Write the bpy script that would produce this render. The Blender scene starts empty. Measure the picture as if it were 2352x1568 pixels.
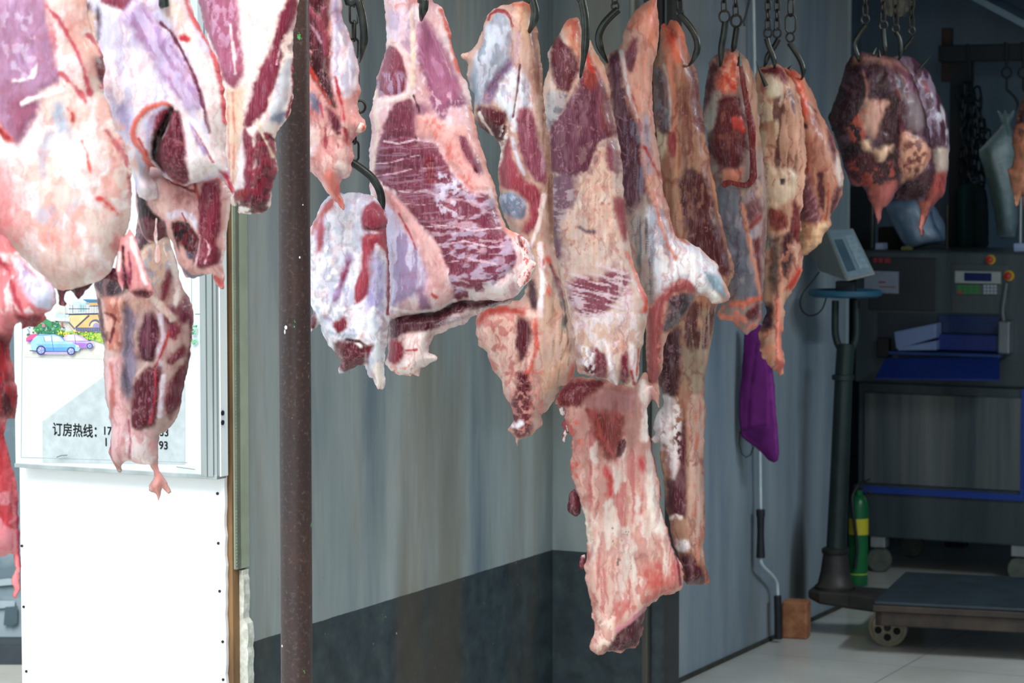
import bpy, bmesh, math, random
import numpy as np
from mathutils import Vector, Matrix
from mathutils.geometry import delaunay_2d_cdt
random.seed(4)
SC = bpy.context.scene
COL = SC.collection
# ------------------------------------------------------------------ camera
W, H, F = 2352, 1568, 6000.0
CAMZ = 1.6
PITCH = math.atan(394 / F)
cam_d = bpy.data.cameras.new('camera')
cam = bpy.data.objects.new('camera', cam_d); COL.objects.link(cam)
cam.location = (0, 0, CAMZ)
cam.rotation_euler = (math.pi / 2 - PITCH, 0, 0)
cam_d.sensor_width = 36; cam_d.lens = 36 * F / W
cam_d.clip_end = 200
cam_d.dof.use_dof = True; cam_d.dof.focus_distance = 5.15; cam_d.dof.aperture_fstop = 9.5
SC.camera = cam
SC.view_settings.view_transform = 'Standard'; SC.view_settings.look = 'None'
SC.view_settings.gamma = 1; SC.view_settings.use_curve_mapping = False
SC.view_settings.exposure = 0.0

def P(x, y, Y):
    """world point seen at photo position x,y at a distance Y into the scene"""
    cx = (x - W / 2) / F; cy = -(y - H / 2) / F
    dy = math.cos(PITCH) + cy * math.sin(PITCH)
    dz = -math.sin(PITCH) + cy * math.cos(PITCH)
    return Vector((cx / dy * Y, Y, CAMZ + dz / dy * Y))
def Pn(x, y, Y):
    cx = (x - W / 2) / F; cy = -(y - H / 2) / F
    dy = math.cos(PITCH) + cy * math.sin(PITCH)
    dz = -math.sin(PITCH) + cy * math.cos(PITCH)
    return cx / dy * Y, CAMZ + dz / dy * Y
def lin(c):
    if isinstance(c, str):
        c = tuple(int(c[i:i + 2], 16) / 255 for i in (0, 2, 4))
    return tuple((v / 12.92 if v <= .04045 else ((v + .055) / 1.055) ** 2.4) for v in c)

# ------------------------------------------------------------------ noise
_tab = np.random.RandomState(7).rand(256, 256)
def vn(x, y, seed=0):
    x = x + seed * 17.37; y = y + seed * 9.71
    xi = np.floor(x).astype(int); yi = np.floor(y).astype(int)
    fx = x - xi; fy = y - yi
    fx = fx * fx * (3 - 2 * fx); fy = fy * fy * (3 - 2 * fy)
    g = lambda a, b: _tab[a & 255, b & 255]
    return (g(xi, yi) * (1 - fx) * (1 - fy) + g(xi + 1, yi) * fx * (1 - fy)
            + g(xi, yi + 1) * (1 - fx) * fy + g(xi + 1, yi + 1) * fx * fy)
def fbm(x, y, seed=0, o=3):
    s = 0; a = 1; t = 0
    for i in range(o):
        s = s + a * vn(x, y, seed + i * 3); t += a; a *= .5; x = x * 2.03; y = y * 2.03
    return s / t
def sstep(a, b, x):
    t = np.clip((x - a) / (b - a), 0, 1); return t * t * (3 - 2 * t)
def pts(s):
    return np.array([[float(v) for v in q.split(',')] for q in s.split()])
def dist_poly(px, py, poly, closed=True):
    n = len(poly); d = np.full(px.shape, 1e9); ins = np.zeros(px.shape, bool)
    for i in range(n if closed else n - 1):
        ax, ay = poly[i]; bx, by = poly[(i + 1) % n]
        ex, ey = bx - ax, by - ay; L = ex * ex + ey * ey + 1e-9
        t = np.clip(((px - ax) * ex + (py - ay) * ey) / L, 0, 1)
        d = np.minimum(d, np.hypot(px - ax - t * ex, py - ay - t * ey))
        if closed:
            c = ((ay > py) != (by > py)) & (px < (bx - ax) * (py - ay) / ((by - ay) if by != ay else 1e-9) + ax)
            ins ^= c
    return np.where(ins, d, -d) if closed else d
def smooth_poly(p, it=1):
    for _ in range(it):
        q = np.roll(p, -1, 0)
        p = np.stack([p * .85 + q * .15, p * .15 + q * .85], 1).reshape(-1, 2)
    return p

# ------------------------------------------------------------------ meshes and objects
def link(name, me, mat=None, parent=None):
    o = bpy.data.objects.new(name, me); COL.objects.link(o)
    if mat is not None and me is not None and len(me.materials) == 0: me.materials.append(mat)
    if parent is not None: o.parent = parent
    return o
def tag(o, label, cat, group=None):
    o['label'] = label; o['category'] = cat
    if group: o['group'] = group
    return o
def thing(name, label, cat, loc=(0, 0, 0), rz=0, group=None):
    o = bpy.data.objects.new(name, None); COL.objects.link(o)
    o.location = loc; o.rotation_euler = (0, 0, rz); o.empty_display_size = .05
    return tag(o, label, cat, group)
class MB:
    def __init__(s): s.v = []; s.f = []; s.sm = []
    def add(s, vs, fs, smooth=True):
        b = len(s.v); s.v += [tuple(v) for v in vs]
        s.f += [tuple(i + b for i in f) for f in fs]; s.sm += [smooth] * len(fs); return s
    def box(s, x0, x1, y0, y1, z0, z1, M=None):
        vs = [Vector((x, y, z)) for x in (x0, x1) for y in (y0, y1) for z in (z0, z1)]
        if M is not None: vs = [M @ v for v in vs]
        return s.add(vs, [(0, 1, 3, 2), (4, 6, 7, 5), (0, 4, 5, 1), (2, 3, 7, 6), (0, 2, 6, 4), (1, 5, 7, 3)], False)
    def tube(s, P_, r, n=12, cap=True, closed=False):
        P_ = [Vector(p) for p in P_]; m = len(P_)
        R = r if hasattr(r, '__len__') else [r] * m
        T = []
        for i in range(m):
            a = P_[(i - 1) % m] if (closed or i > 0) else P_[i]
            b = P_[(i + 1) % m] if (closed or i < m - 1) else P_[i]
            T.append((b - a).normalized())
        up = Vector((0, 1, 0)) if abs(T[0].y) < .9 else Vector((1, 0, 0))
        N = (up - T[0] * up.dot(T[0])).normalized(); vs = []
        for i in range(m):
            N = (N - T[i] * N.dot(T[i])).normalized(); B = T[i].cross(N)
            for k in range(n):
                a = 2 * math.pi * k / n
                vs.append(P_[i] + (N * math.cos(a) + B * math.sin(a)) * R[i])
        fs = []
        for i in range(m if closed else m - 1):
            j = (i + 1) % m
            for k in range(n):
                l = (k + 1) % n
                fs.append((i * n + k, j * n + k, j * n + l, i * n + l))
        if cap and not closed:
            fs.append(tuple(range(n))[::-1][::-1]); fs.append(tuple((m - 1) * n + k for k in range(n))[::-1])
        return s.add(vs, fs)
    def lathe(s, prof, n=32, M=None):
        vs = []; fs = []
        for r, z in prof:
            for k in range(n):
                a = 2 * math.pi * k / n; v = Vector((r * math.cos(a), r * math.sin(a), z))
                vs.append(M @ v if M is not None else v)
        for i in range(len(prof) - 1):
            for k in range(n):
                l = (k + 1) % n
                fs.append((i * n + k, i * n + l, (i + 1) * n + l, (i + 1) * n + k))
        fs.append(tuple(range(n))[::-1]); fs.append(tuple((len(prof) - 1) * n + k for k in range(n)))
        return s.add(vs, fs)
    def prism(s, poly, y0, y1, M=None):
        """poly in x,z extruded along y"""
        n = len(poly); vs = [Vector((x, y0, z)) for x, z in poly] + [Vector((x, y1, z)) for x, z in poly]
        if M is not None: vs = [M @ v for v in vs]
        fs = [tuple(range(n)), tuple(range(2 * n - 1, n - 1, -1))]
        for i in range(n):
            j = (i + 1) % n; fs.append((i, i + n, j + n, j))
        return s.add(vs, fs, False)
    def build(s, name, mat, parent=None, bevel=0, seg=2):
        me = bpy.data.meshes.new(name); me.from_pydata(s.v, [], s.f)
        me.polygons.foreach_set('use_smooth', s.sm)
        bm = bmesh.new(); bm.from_mesh(me); bmesh.ops.recalc_face_normals(bm, faces=bm.faces); bm.to_mesh(me); bm.free()
        me.validate()
        o = link(name, me, mat, parent)
        if any(s.sm) :
            try: me.set_sharp_from_angle(angle=math.radians(40))
            except Exception: pass
        if bevel:
            md = o.modifiers.new('bevel', 'BEVEL'); md.width = bevel; md.segments = seg; md.limit_method = 'ANGLE'
            md.angle_limit = math.radians(35)
        return o
def curve_pts(pl, n=8):
    """Catmull-Rom through 3-D points"""
    pl = [Vector(p) for p in pl]; out = []
    for i in range(len(pl) - 1):
        a = pl[max(i - 1, 0)]; b = pl[i]; c = pl[i + 1]; d = pl[min(i + 2, len(pl) - 1)]
        for k in range(n):
            t = k / n
            out.append(.5 * ((2 * b) + (c - a) * t + (2 * a - 5 * b + 4 * c - d) * t * t + (3 * b - a - 3 * c + d) * t ** 3))
    out.append(pl[-1]); return out

# ------------------------------------------------------------------ materials
MATS = {}
def new_mat(name):
    m = bpy.data.materials.new(name); m.use_nodes = True; nt = m.node_tree; nt.nodes.clear()
    out = nt.nodes.new('ShaderNodeOutputMaterial'); b = nt.nodes.new('ShaderNodeBsdfPrincipled')
    nt.links.new(b.outputs[0], out.inputs[0]); MATS[name] = m
    return m, nt, b
def nd(nt, t, **k):
    n = nt.nodes.new(t)
    for a, v in k.items():
        if a in n.inputs: n.inputs[a].default_value = v
        else: setattr(n, a, v)
    return n
def noise_fac(nt, scale, sc=(1, 1, 1), detail=4, rough=.6, coord='Object', loc=(0, 0, 0)):
    tc = nd(nt, 'ShaderNodeTexCoord'); mp = nd(nt, 'ShaderNodeMapping'); mp.inputs['Scale'].default_value = sc
    mp.inputs['Location'].default_value = loc
    nt.links.new(tc.outputs[coord], mp.inputs[0])
    n = nd(nt, 'ShaderNodeTexNoise'); n.inputs['Scale'].default_value = scale; n.inputs['Detail'].default_value = detail
    n.inputs['Roughness'].default_value = rough
    nt.links.new(mp.outputs[0], n.inputs['Vector']); return n.outputs['Fac']
def ramp(nt, fac, stops):
    r = nd(nt, 'ShaderNodeValToRGB'); e = r.color_ramp.elements
    while len(e) < len(stops): e.new(.5)
    for i, (p, c) in enumerate(stops):
        e[i].position = p; e[i].color = (*lin(c), 1) if not isinstance(c, float) else (c, c, c, 1)
    nt.links.new(fac, r.inputs[0]); return r.outputs[0]
def mixc(nt, fac, a, b, mode='MIX'):
    m = nd(nt, 'ShaderNodeMix', data_type='RGBA', blend_type=mode)
    for s, v in ((m.inputs[0], fac), (m.inputs[6], a), (m.inputs[7], b)):
        if hasattr(v, 'links'): nt.links.new(v, s)
        elif isinstance(v, str): s.default_value = (*lin(v), 1)
        else: s.default_value = v
    return m.outputs[2]
def bump(nt, b, fac, strength=.3, dist=.002):
    n = nd(nt, 'ShaderNodeBump'); n.inputs['Strength'].default_value = strength; n.inputs['Distance'].default_value = dist
    nt.links.new(fac, n.inputs['Height']); nt.links.new(n.outputs[0], b.inputs['Normal'])
def mat(name, c1, c2=None, scale=6, sc=(1, 1, 1), rough=.5, metal=0, bmp=0, lo=.35, hi=.65, spec=.5, detail=4, coord='Object'):
    if name in MATS: return MATS[name]
    m, nt, b = new_mat(name)
    b.inputs['Roughness'].default_value = rough; b.inputs['Metallic'].default_value = metal
    b.inputs['Specular IOR Level'].default_value = spec
    f = noise_fac(nt, scale, sc, detail, coord=coord)
    nt.links.new(ramp(nt, f, [(lo, c1), (hi, c2 or c1)]), b.inputs['Base Color'])
    if bmp: bump(nt, b, f, bmp)
    return m

# ------------------------------------------------------------------ meat
def meat_material():
    m, nt, b = new_mat('meat')
    at = nd(nt, 'ShaderNodeAttribute', attribute_name='Col'); mk = nd(nt, 'ShaderNodeAttribute', attribute_name='lean')
    fib = noise_fac(nt, 70, (5, 5, .55), 5, .7)
    fine = noise_fac(nt, 260, (1, 1, 1), 3, .6)
    blot = noise_fac(nt, 42, (1, 1, .8), 6, .65)
    c = at.outputs['Color']
    # fine fibre streaks on the lean, fine mottling on the fat
    v1 = ramp(nt, fib, [(.3, (.72, .72, .72)), (.5, (.97, .97, .97)), (.72, (1, 1, 1))])
    c1 = mixc(nt, .75, c, v1, 'MULTIPLY')
    pale = ramp(nt, fib, [(.52, 0.0), (.8, .34)])
    c1 = mixc(nt, pale, c1, 'd8b8c8')
    v2 = ramp(nt, blot, [(.25, (.93, .80, .78)), (.5, (1, 1, 1)), (.8, (1, 1, 1))])
    c2 = mixc(nt, .8, c, v2, 'MULTIPLY')
    cc = mixc(nt, mk.outputs['Fac'], c2, c1)
    # tiny dark-red flecks
    cc = mixc(nt, ramp(nt, fine, [(.72, 0.0), (.84, .35)]), cc, 'a04048')
    nt.links.new(cc, b.inputs['Base Color'])
    b.inputs['Roughness'].default_value = .38
    b.inputs['Specular IOR Level'].default_value = .26
    b.inputs['Coat Weight'].default_value = .09; b.inputs['Coat Roughness'].default_value = .15
    b.inputs['Subsurface Weight'].default_value = .12
    b.inputs['Subsurface Radius'].default_value = (1, .3, .2); b.inputs['Subsurface Scale'].default_value = .006
    add = nd(nt, 'ShaderNodeMath', operation='ADD'); nt.links.new(fib, add.inputs[0]); nt.links.new(blot, add.inputs[1])
    bump(nt, b, add.outputs[0], .32, .0022)
    return m
MEAT = meat_material()
K = dict(M='7d3450', D='4a1424', V='a07090', L='b9a6cf', W='f2e9e8', B='c9d2e4', C='e6cfc0', Pk='e2b0ae', R='c04038',
         O='e08468', G='747a8e', T='b08468', Rd='8a2a2c', X='2c0c14', S='dfe3ee', Cr='eddcc6', Mr='a04560', Br='6a3430')
def colr(k): return np.array(lin(K.get(k, k)))

def meat_mesh(name, outline, Y, T, dsl, origin, base='Pk', step=3.0, rag=2.5, R=None, seed=1, round_=1, lump=1.0, back=.7, dy=0.0, parent=None, veins=1.0, folds=.55):
    op = smooth_poly(pts(outline), round_)
    # resample the outline densely and roughen it
    out = []
    for i in range(len(op)):
        a = op[i]; b = op[(i + 1) % len(op)]; L = np.hypot(*(b - a)); n = max(1, int(L / step))
        for k in range(n): out.append(a + (b - a) * k / n)
    out = np.array(out)
    nx = fbm(out[:, 0] / 16, out[:, 1] / 16, seed, 3) - .5; ny = fbm(out[:, 0] / 16, out[:, 1] / 16, seed + 50, 3) - .5
    n2 = np.stack([fbm(out[:, 0] / 5.5, out[:, 1] / 5.5, seed + 90, 2) - .5, fbm(out[:, 0] / 5.5, out[:, 1] / 5.5, seed + 95, 2) - .5], 1)
    out = out + np.stack([nx, ny], 1) * 2 * rag * 1.6 + n2 * rag * .5
    x0, y0 = out.min(0); x1, y1 = out.max(0)
    gx, gy = np.meshgrid(np.arange(x0, x1, step), np.arange(y0, y1, step))
    gx = gx + (np.arange(gx.shape[0]) % 2)[:, None] * step * .5
    gx = gx.ravel(); gy = gy.ravel()
    sd = dist_poly(gx, gy, out); k = sd > step * .6
    gx = gx[k]; gy = gy[k]; nb = len(out)
    V2 = [Vector(p) for p in out] + [Vector((a, b)) for a, b in zip(gx, gy)]
    vs, _, fs, ov, _, _ = delaunay_2d_cdt(V2, [(i, (i + 1) % nb) for i in range(nb)], [], 1, 1e-5)
    P2 = np.array([(v.x, v.y) for v in vs]); fs = [tuple(f) for f in fs if len(f) == 3]
    px, py = P2[:, 0], P2[:, 1]
    d = np.maximum(dist_poly(px, py, out), 0)
    isb = d < step * .05
    ppm = F / Y
    Tp = T * ppm                                  # thickness in photo pixels at this distance
    Rr = R or max(d.max() * .8, 8)
    t = np.clip(d / Rr, 0, 1)
    h = Tp * np.sqrt(np.clip(1 - (1 - t) ** 2, 0, 1))
    F_ = np.array(fs)
    ei = np.concatenate([F_[:, [0, 1]], F_[:, [1, 2]], F_[:, [2, 0]]]); ei = np.concatenate([ei, ei[:, ::-1]])
    deg = np.bincount(ei[:, 0], minlength=len(px)).astype(float); deg[deg == 0] = 1
    def lap(a, it, lam=.6):
        for _ in range(it):
            s = np.bincount(ei[:, 0], weights=a[ei[:, 1]], minlength=len(px)) / deg
            a = np.where(isb, a, a * (1 - lam) + s * lam)
        return a
    h = lap(h, 40)
    hb = h * back
    edge = sstep(0, 10, d)
    lum = (fbm(px / 60, py / 95, seed + 9, 2) - .5) * 15 + (fbm(px / 17, py / 30, seed + 4, 2) - .5) * 4.0 * lump
    col = np.tile(colr(base), (len(px), 1))
    # broad natural variation
    v = fbm(px / 40, py / 70, seed + 21, 3)
    col *= (0.86 + .28 * v)[:, None]
    wx = (fbm(px / 22, py / 22, seed + 31, 3) - .5); wy = (fbm(px / 22, py / 30, seed + 37, 3) - .5)
    wf = (fbm(px / 6, py / 8, seed + 41, 2) - .5)
    softn = fbm(px / 30, py / 30, seed + 71, 2)
    rel = np.zeros(len(px))
    for ln in dsl.strip().splitlines():
        ln = ln.split('#')[0].strip()
        if not ln: continue
        a, _, b = ln.partition('|'); a = a.split(); kind = a[0]; c = colr(a[1])
        g = [float(x) for x in a[2:]]
        if kind == 'P':        # P colour [soft relief warp]
            soft, rl, wp = (g + [4, 0, 7][len(g):])[:3] if len(g) < 3 else g[:3]
            s = dist_poly(px, py, smooth_poly(pts(b)))
            s = s + (wx * 2) * wp + wf * wp * 1.3
            so = soft * (.75 + 1.7 * softn)
            m = sstep(-so, so, s)
            rel += rl * sstep(0, 14, s) - .8 * np.exp(-(s / 3.2) ** 2)
            cc = c[None] * (0.88 + .26 * fbm(px / 14, py / 40, seed + 61, 3))[:, None]
            col = col * (1 - m)[:, None] + cc * m[:, None]
        elif kind == 'S':      # S colour width [soft relief warp]
            wd = g[0]; soft, rl, wp = (list(g[1:]) + [3, 1.5, 5][len(g) - 1:])[:3]
            s = wd / 2 - dist_poly(px, py, pts(b), False) + wx * 2 * wp + wf * wp * .7
            m = sstep(-soft, soft, s)
            rel += rl * sstep(-wd * .4, wd * .5, s)
            col = col * (1 - m)[:, None] + c[None] * m[:, None]
        elif kind == 'N':      # N colour sx sy threshold amount relief [angle] | polygon
            sx, sy, th, am, rl = g[:5]; an = math.radians(g[5]) if len(g) > 5 else 0
            qx = px * math.cos(an) + py * math.sin(an); qy = -px * math.sin(an) + py * math.cos(an)
            n = fbm(qx / sx + wx * .8, qy / sy + wy * .8, seed + int(sx * 3 + sy * 7 + th * 100), 3)
            m = sstep(th - .05, th + .07, n) * am
            if b.strip(): m = m * sstep(-7, 7, dist_poly(px, py, smooth_poly(pts(b))) + wx * 12)
            rel += rl * m
            col = col * (1 - m)[:, None] + c[None] * m[:, None]
        elif kind == 'H':      # hollow, its shade painted in as colour: H colour depth soft
            dp, soft = g[0], g[1]
            s = dist_poly(px, py, smooth_poly(pts(b))) + wf * 5
            m = sstep(-soft * .4, soft, s)
            rel -= dp * m
            mc = sstep(-2, soft * .5, s)
            col = col * (1 - mc)[:, None] + c[None] * mc[:, None]
    # long hanging folds, crease shade darkened into the colour, and streaks
    if folds:
        st = fbm(px / 6 + wx * .6, py / 75, seed + 101, 4) - .5
        col = col * (1 + st * .55 * folds)[:, None]
        fr_ = 1 - np.abs(2 * fbm(px / 30 + wx, py / 150, seed + 103, 4) - 1)
        fm = sstep(.90, .985, fr_) * folds
        rel += -2.6 * fm + st * 2.2 * folds
        col = col * (1 - fm[:, None] * np.array([.30, .50, .46])[None])
        gl = sstep(.60, .80, fbm(px / 13 + wx, py / 34, seed + 107, 4)) * .5 * folds * np.clip(1.6 - col[:, 0] * 2.0, 0, 1)
        col = col * (1 - gl)[:, None] + (col * np.array([.55, .38, .42])[None]) * gl[:, None]
    # haze of thin fascia over the lean, fine vessels everywhere
    if veins:
        dark = np.clip(1.25 - col[:, 0] * 3.0, 0, 1)
        hz = sstep(.52, .85, fbm(px / 9 + wx, py / 46, seed + 81, 4)) * .34 * dark * veins
        col = col * (1 - hz)[:, None] + colr('b89aa4')[None] * hz[:, None]
        rg_ = 1 - np.abs(2 * fbm(px / 34 + wx * 1.5, py / 60 + wy, seed + 83, 4) - 1)
        vm = sstep(.955, .992, rg_) * np.where(dark > .5, .34, .16) * veins
        vc = np.where((dark > .5)[:, None], colr('d0a0b0')[None], colr('c06464')[None])
        col = col * (1 - vm)[:, None] + vc * vm[:, None]
        pk = sstep(.56, .74, fbm(px / 20, py / 26, seed + 87, 3)) * .30 * (1 - dark) * veins
        col = col * (1 - pk)[:, None] + (col * np.array([.95, .62, .60])[None]) * pk[:, None]
    col = np.clip(col, 0, 1) ** 1.16
    ln_ = np.clip(1.1 - col[:, 0] * 2.2, 0, 1) * veins
    col = col * (1 - ln_[:, None] * np.array([-.01, -.06, .12])[None])
    h = np.maximum(h + (lum + lap(rel, 1)) * edge, -hb * .5)
    h = lap(np.where(isb, 0, h), 2, .5); hb = np.where(isb, 0, np.maximum(hb + lum * .5 * edge, 0.2))
    lean = np.clip((col[:, 0] - col[:, 1]) / (col[:, 0] + 1e-4) * 1.9 - .75, 0, 1) * np.clip(1.5 - col[:, 0] * 2.2, 0, 1)
    wxx, wzz = Pn(px, py, Y)
    X = wxx - origin.x; Z = wzz - origin.z; Yf = (Y - origin.y + dy) - h / ppm; Yb = (Y - origin.y + dy) + hb / ppm
    n = len(px)
    idx = np.full(n, -1); inner = np.where(~isb)[0]; idx[inner] = n + np.arange(len(inner)); idx[isb] = np.where(isb)[0]
    verts = np.concatenate([np.stack([X, Yf, Z], 1), np.stack([X, Yb, Z], 1)[inner]])
    # front faces must look towards the camera (-Y)
    a, b_, c_ = F_[:, 0], F_[:, 1], F_[:, 2]
    area = (X[b_] - X[a]) * (Z[c_] - Z[a]) - (X[c_] - X[a]) * (Z[b_] - Z[a])
    F1 = np.where((area > 0)[:, None], F_, F_[:, ::-1])
    F2 = idx[F1[:, ::-1]]
    keep = ~(isb[F1].all(1)); F2 = F2[keep]
    faces = np.concatenate([F1, F2])
    me = bpy.data.meshes.new(name)
    me.vertices.add(len(verts)); me.vertices.foreach_set('co', verts.astype(np.float32).ravel())
    me.loops.add(faces.size); me.loops.foreach_set('vertex_index', faces.astype(np.int32).ravel())
    me.polygons.add(len(faces)); me.polygons.foreach_set('loop_start', np.arange(0, faces.size, 3, dtype=np.int32))
    me.polygons.foreach_set('loop_total', np.full(len(faces), 3, np.int32))
    me.update(calc_edges=True); me.validate()
    me.polygons.foreach_set('use_smooth', np.ones(len(me.polygons), bool))
    C4 = np.ones((len(verts), 4), np.float32); C4[:n, :3] = np.clip(col, 0, 1); C4[n:, :3] = np.clip(col, 0, 1)[inner]
    at = me.color_attributes.new('Col', 'FLOAT_COLOR', 'POINT'); at.data.foreach_set('color', C4.ravel())
    al = me.attributes.new('lean', 'FLOAT', 'POINT'); al.data.foreach_set('value', np.concatenate([lean, lean[inner]]).astype(np.float32))
    return link(name, me, MEAT, parent)

def meat(label, hook, Y, T, outline, dsl, parts=(), group='raw meat cuts hanging from hooks', **k):
    o = P(hook[0], hook[1], Y)
    t = thing('hanging_meat', label, 'meat', o, 0, group)
    meat_mesh('flesh', outline, Y, T, dsl, o, parent=t, **k)
    for i, p in enumerate(parts):
        nm, dyy, TT, ol, ds, kk = p
        meat_mesh(nm, ol, Y, TT, ds, o, parent=t, dy=dyy, **{**dict(seed=k.get('seed', 1) + 5 * i + 7), **kk})
    return t
WORLD = 1.55; SUN = 3.7; SUNX = -.2; SUNEL = math.radians(48); LAMPS = ((.7, -3.0, 14), (.9, -1.3, 12), (.7, .3, 7))
FILL = 62; ROOF_Z = 2.46; ROOF_Y = -2.2
# ================================================================== the place
AN = math.atan(2924 / F)                       # the shop is turned this much against the view
O = Vector((.1183, 7.55, 0))                   # inner corner of the stall on the floor
RM = Matrix.Translation(O) @ Matrix.Rotation(-AN, 4, 'Z'); RI = RM.inverted()
CAMP = Vector((0, 0, CAMZ))
def ray_hit(x, y, M, axis, val):
    """where the sight line of photo point x,y meets the plane <axis>=val of frame M (local coordinates)"""
    Mi = M.inverted(); a = Mi @ CAMP; b = Mi @ P(x, y, 5); d = b - a
    return a + d * ((val - a[axis]) / d[axis])
def Lf(x, y, s): return ray_hit(x, y, RM, 1, s)       # frontal plane at local y=s
def Ls(x, y, c): return ray_hit(x, y, RM, 0, c)       # side wall plane local x=c
def Lz(x, y, z): return ray_hit(x, y, RM, 2, z)
def env(o): o.location = O; o.rotation_euler = (0, 0, -AN); return o
def struct(name, mb, m, bevel=0):
    o = mb.build(name, m, None, bevel); o['kind'] = 'structure'; return env(o)

def attr_mat(name, rough, spec=.5, bmp=0, trans=0):
    m, nt, b = new_mat(name)
    at = nd(nt, 'ShaderNodeAttribute', attribute_name='Col')
    f = noise_fac(nt, 30, (1, 1, 1), 4)
    c = mixc(nt, 1.0, at.outputs['Color'], ramp(nt, f, [(.3, (.88, .88, .88)), (.7, (1, 1, 1))]), 'MULTIPLY')
    nt.links.new(c, b.inputs['Base Color']); b.inputs['Roughness'].default_value = rough
    b.inputs['Specular IOR Level'].default_value = spec
    if trans: b.inputs['Transmission Weight'].default_value = trans
    if bmp: bump(nt, b, f, bmp)
    return m
CLOTH = attr_mat('cloth', .9, .2, .3); PLASTIC = attr_mat('plastic_film', .35, .5, .2); PRINT = attr_mat('print', .5, .4)
def soft_mesh(material, *a, **k):
    k.setdefault('veins', 0); k.setdefault('folds', 0); o = meat_mesh(*a, **k); o.data.materials.clear(); o.data.materials.append(material); return o

# ---- galvanised wall sheets
REFL_TINT = ('3e5868', '77705e')  # blue and brown streaks standing in for reflections in the sheet metal
def steel_wall(name, base, dark, pale, dado=None, soot=None, tk=1.0):
    m, nt, b = new_mat(name)
    s1 = noise_fac(nt, 1.6, (1.5, 2.6, .35), 6, .62); s2 = noise_fac(nt, 5, (1, 2.0, .30), 6, .7, loc=(3, 1, 0)); f3 = noise_fac(nt, 90, (1, 1, .4), 3, loc=(1, 2, 0))
    c = ramp(nt, s1, [(.30, dark), (.48, base), (.68, pale)])
    c = mixc(nt, ramp(nt, s2, [(.35, .35), (.6, 0.0)]), c, dark)
    c = mixc(nt, ramp(nt, s2, [(.55, 0.0), (.8, .45)]), c, '94897a')
    s4 = noise_fac(nt, 1.15, (2, 2.3, .28), 6, .6, loc=(7, 3, 2)); s5 = noise_fac(nt, 1.3, (2, 2.6, .3), 6, .62, loc=(2, 8.6, 4))
    c = mixc(nt, ramp(nt, s4, [(.46, 0.0), (.60, .85 * tk)]), c, REFL_TINT[0])
    c = mixc(nt, ramp(nt, s5, [(.49, 0.0), (.62, .75 * tk)]), c, REFL_TINT[1])
    c = mixc(nt, ramp(nt, f3, [(.70, 0.0), (.78, .6)]), c, '2a3236')
    tc = nd(nt, 'ShaderNodeTexCoord'); sx = nd(nt, 'ShaderNodeSeparateXYZ'); nt.links.new(tc.outputs['Object'], sx.inputs[0])
    rough = .45
    if dado:
        mt = nd(nt, 'ShaderNodeMath', operation='LESS_THAN'); mt.inputs[1].default_value = dado
        wob = nd(nt, 'ShaderNodeMath', operation='MULTIPLY_ADD'); nt.links.new(s2, wob.inputs[0]); wob.inputs[1].default_value = .006; nt.links.new(sx.outputs[2], wob.inputs[2])
        nt.links.new(wob.outputs[0], mt.inputs[0])
        d1 = noise_fac(nt, 14, (1, 1, 1), 6, .7, loc=(5, 5, 5))
        dc = ramp(nt, d1, [(.3, '1c262b'), (.52, '2f3c42'), (.68, '3d4a4c'), (.82, '6a6148')])
        dc = mixc(nt, ramp(nt, s5, [(.50, 0.0), (.62, .6)]), dc, '4a4030')
        dc = mixc(nt, ramp(nt, noise_fac(nt, 48, (1, 1, .7), 2, .5, loc=(6, 1, 9)), [(.745, 0.0), (.765, .8)]), dc, 'b4b8b0')
        c = mixc(nt, mt.outputs[0], c, dc)
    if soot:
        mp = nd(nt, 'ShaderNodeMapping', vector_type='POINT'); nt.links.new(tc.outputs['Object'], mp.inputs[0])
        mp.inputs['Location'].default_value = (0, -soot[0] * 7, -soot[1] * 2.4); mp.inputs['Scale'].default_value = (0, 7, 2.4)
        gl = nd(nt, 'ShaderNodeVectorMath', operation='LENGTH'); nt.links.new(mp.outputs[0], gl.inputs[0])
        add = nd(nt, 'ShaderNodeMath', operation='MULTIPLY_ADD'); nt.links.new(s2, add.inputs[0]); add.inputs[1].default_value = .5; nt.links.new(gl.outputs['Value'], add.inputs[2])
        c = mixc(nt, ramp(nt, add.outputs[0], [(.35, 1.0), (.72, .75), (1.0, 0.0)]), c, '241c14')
    nt.links.new(c, b.inputs['Base Color']); b.inputs['Roughness'].default_value = rough; bump(nt, b, f3, .05)
    return m
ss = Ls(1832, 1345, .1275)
M_LEFT = steel_wall('sheet_left', '909c9c', '74848a', 'a2aaa8', dado=.5, tk=.8)
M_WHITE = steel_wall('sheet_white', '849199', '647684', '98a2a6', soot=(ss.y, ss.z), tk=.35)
M_BACK = steel_wall('sheet_back', '6c8698', '5c7688', '7a90a0', tk=.3)
WY = -1.69
struct('wall_left', MB().box(-.08, 0, WY, 0, 0, ROOF_Z), M_LEFT)
x_end = Lf(1541, 800, 0).x
struct('wall_corner', MB().box(-.08, x_end, 0, .05, 0, ROOF_Z), M_LEFT)
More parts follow.
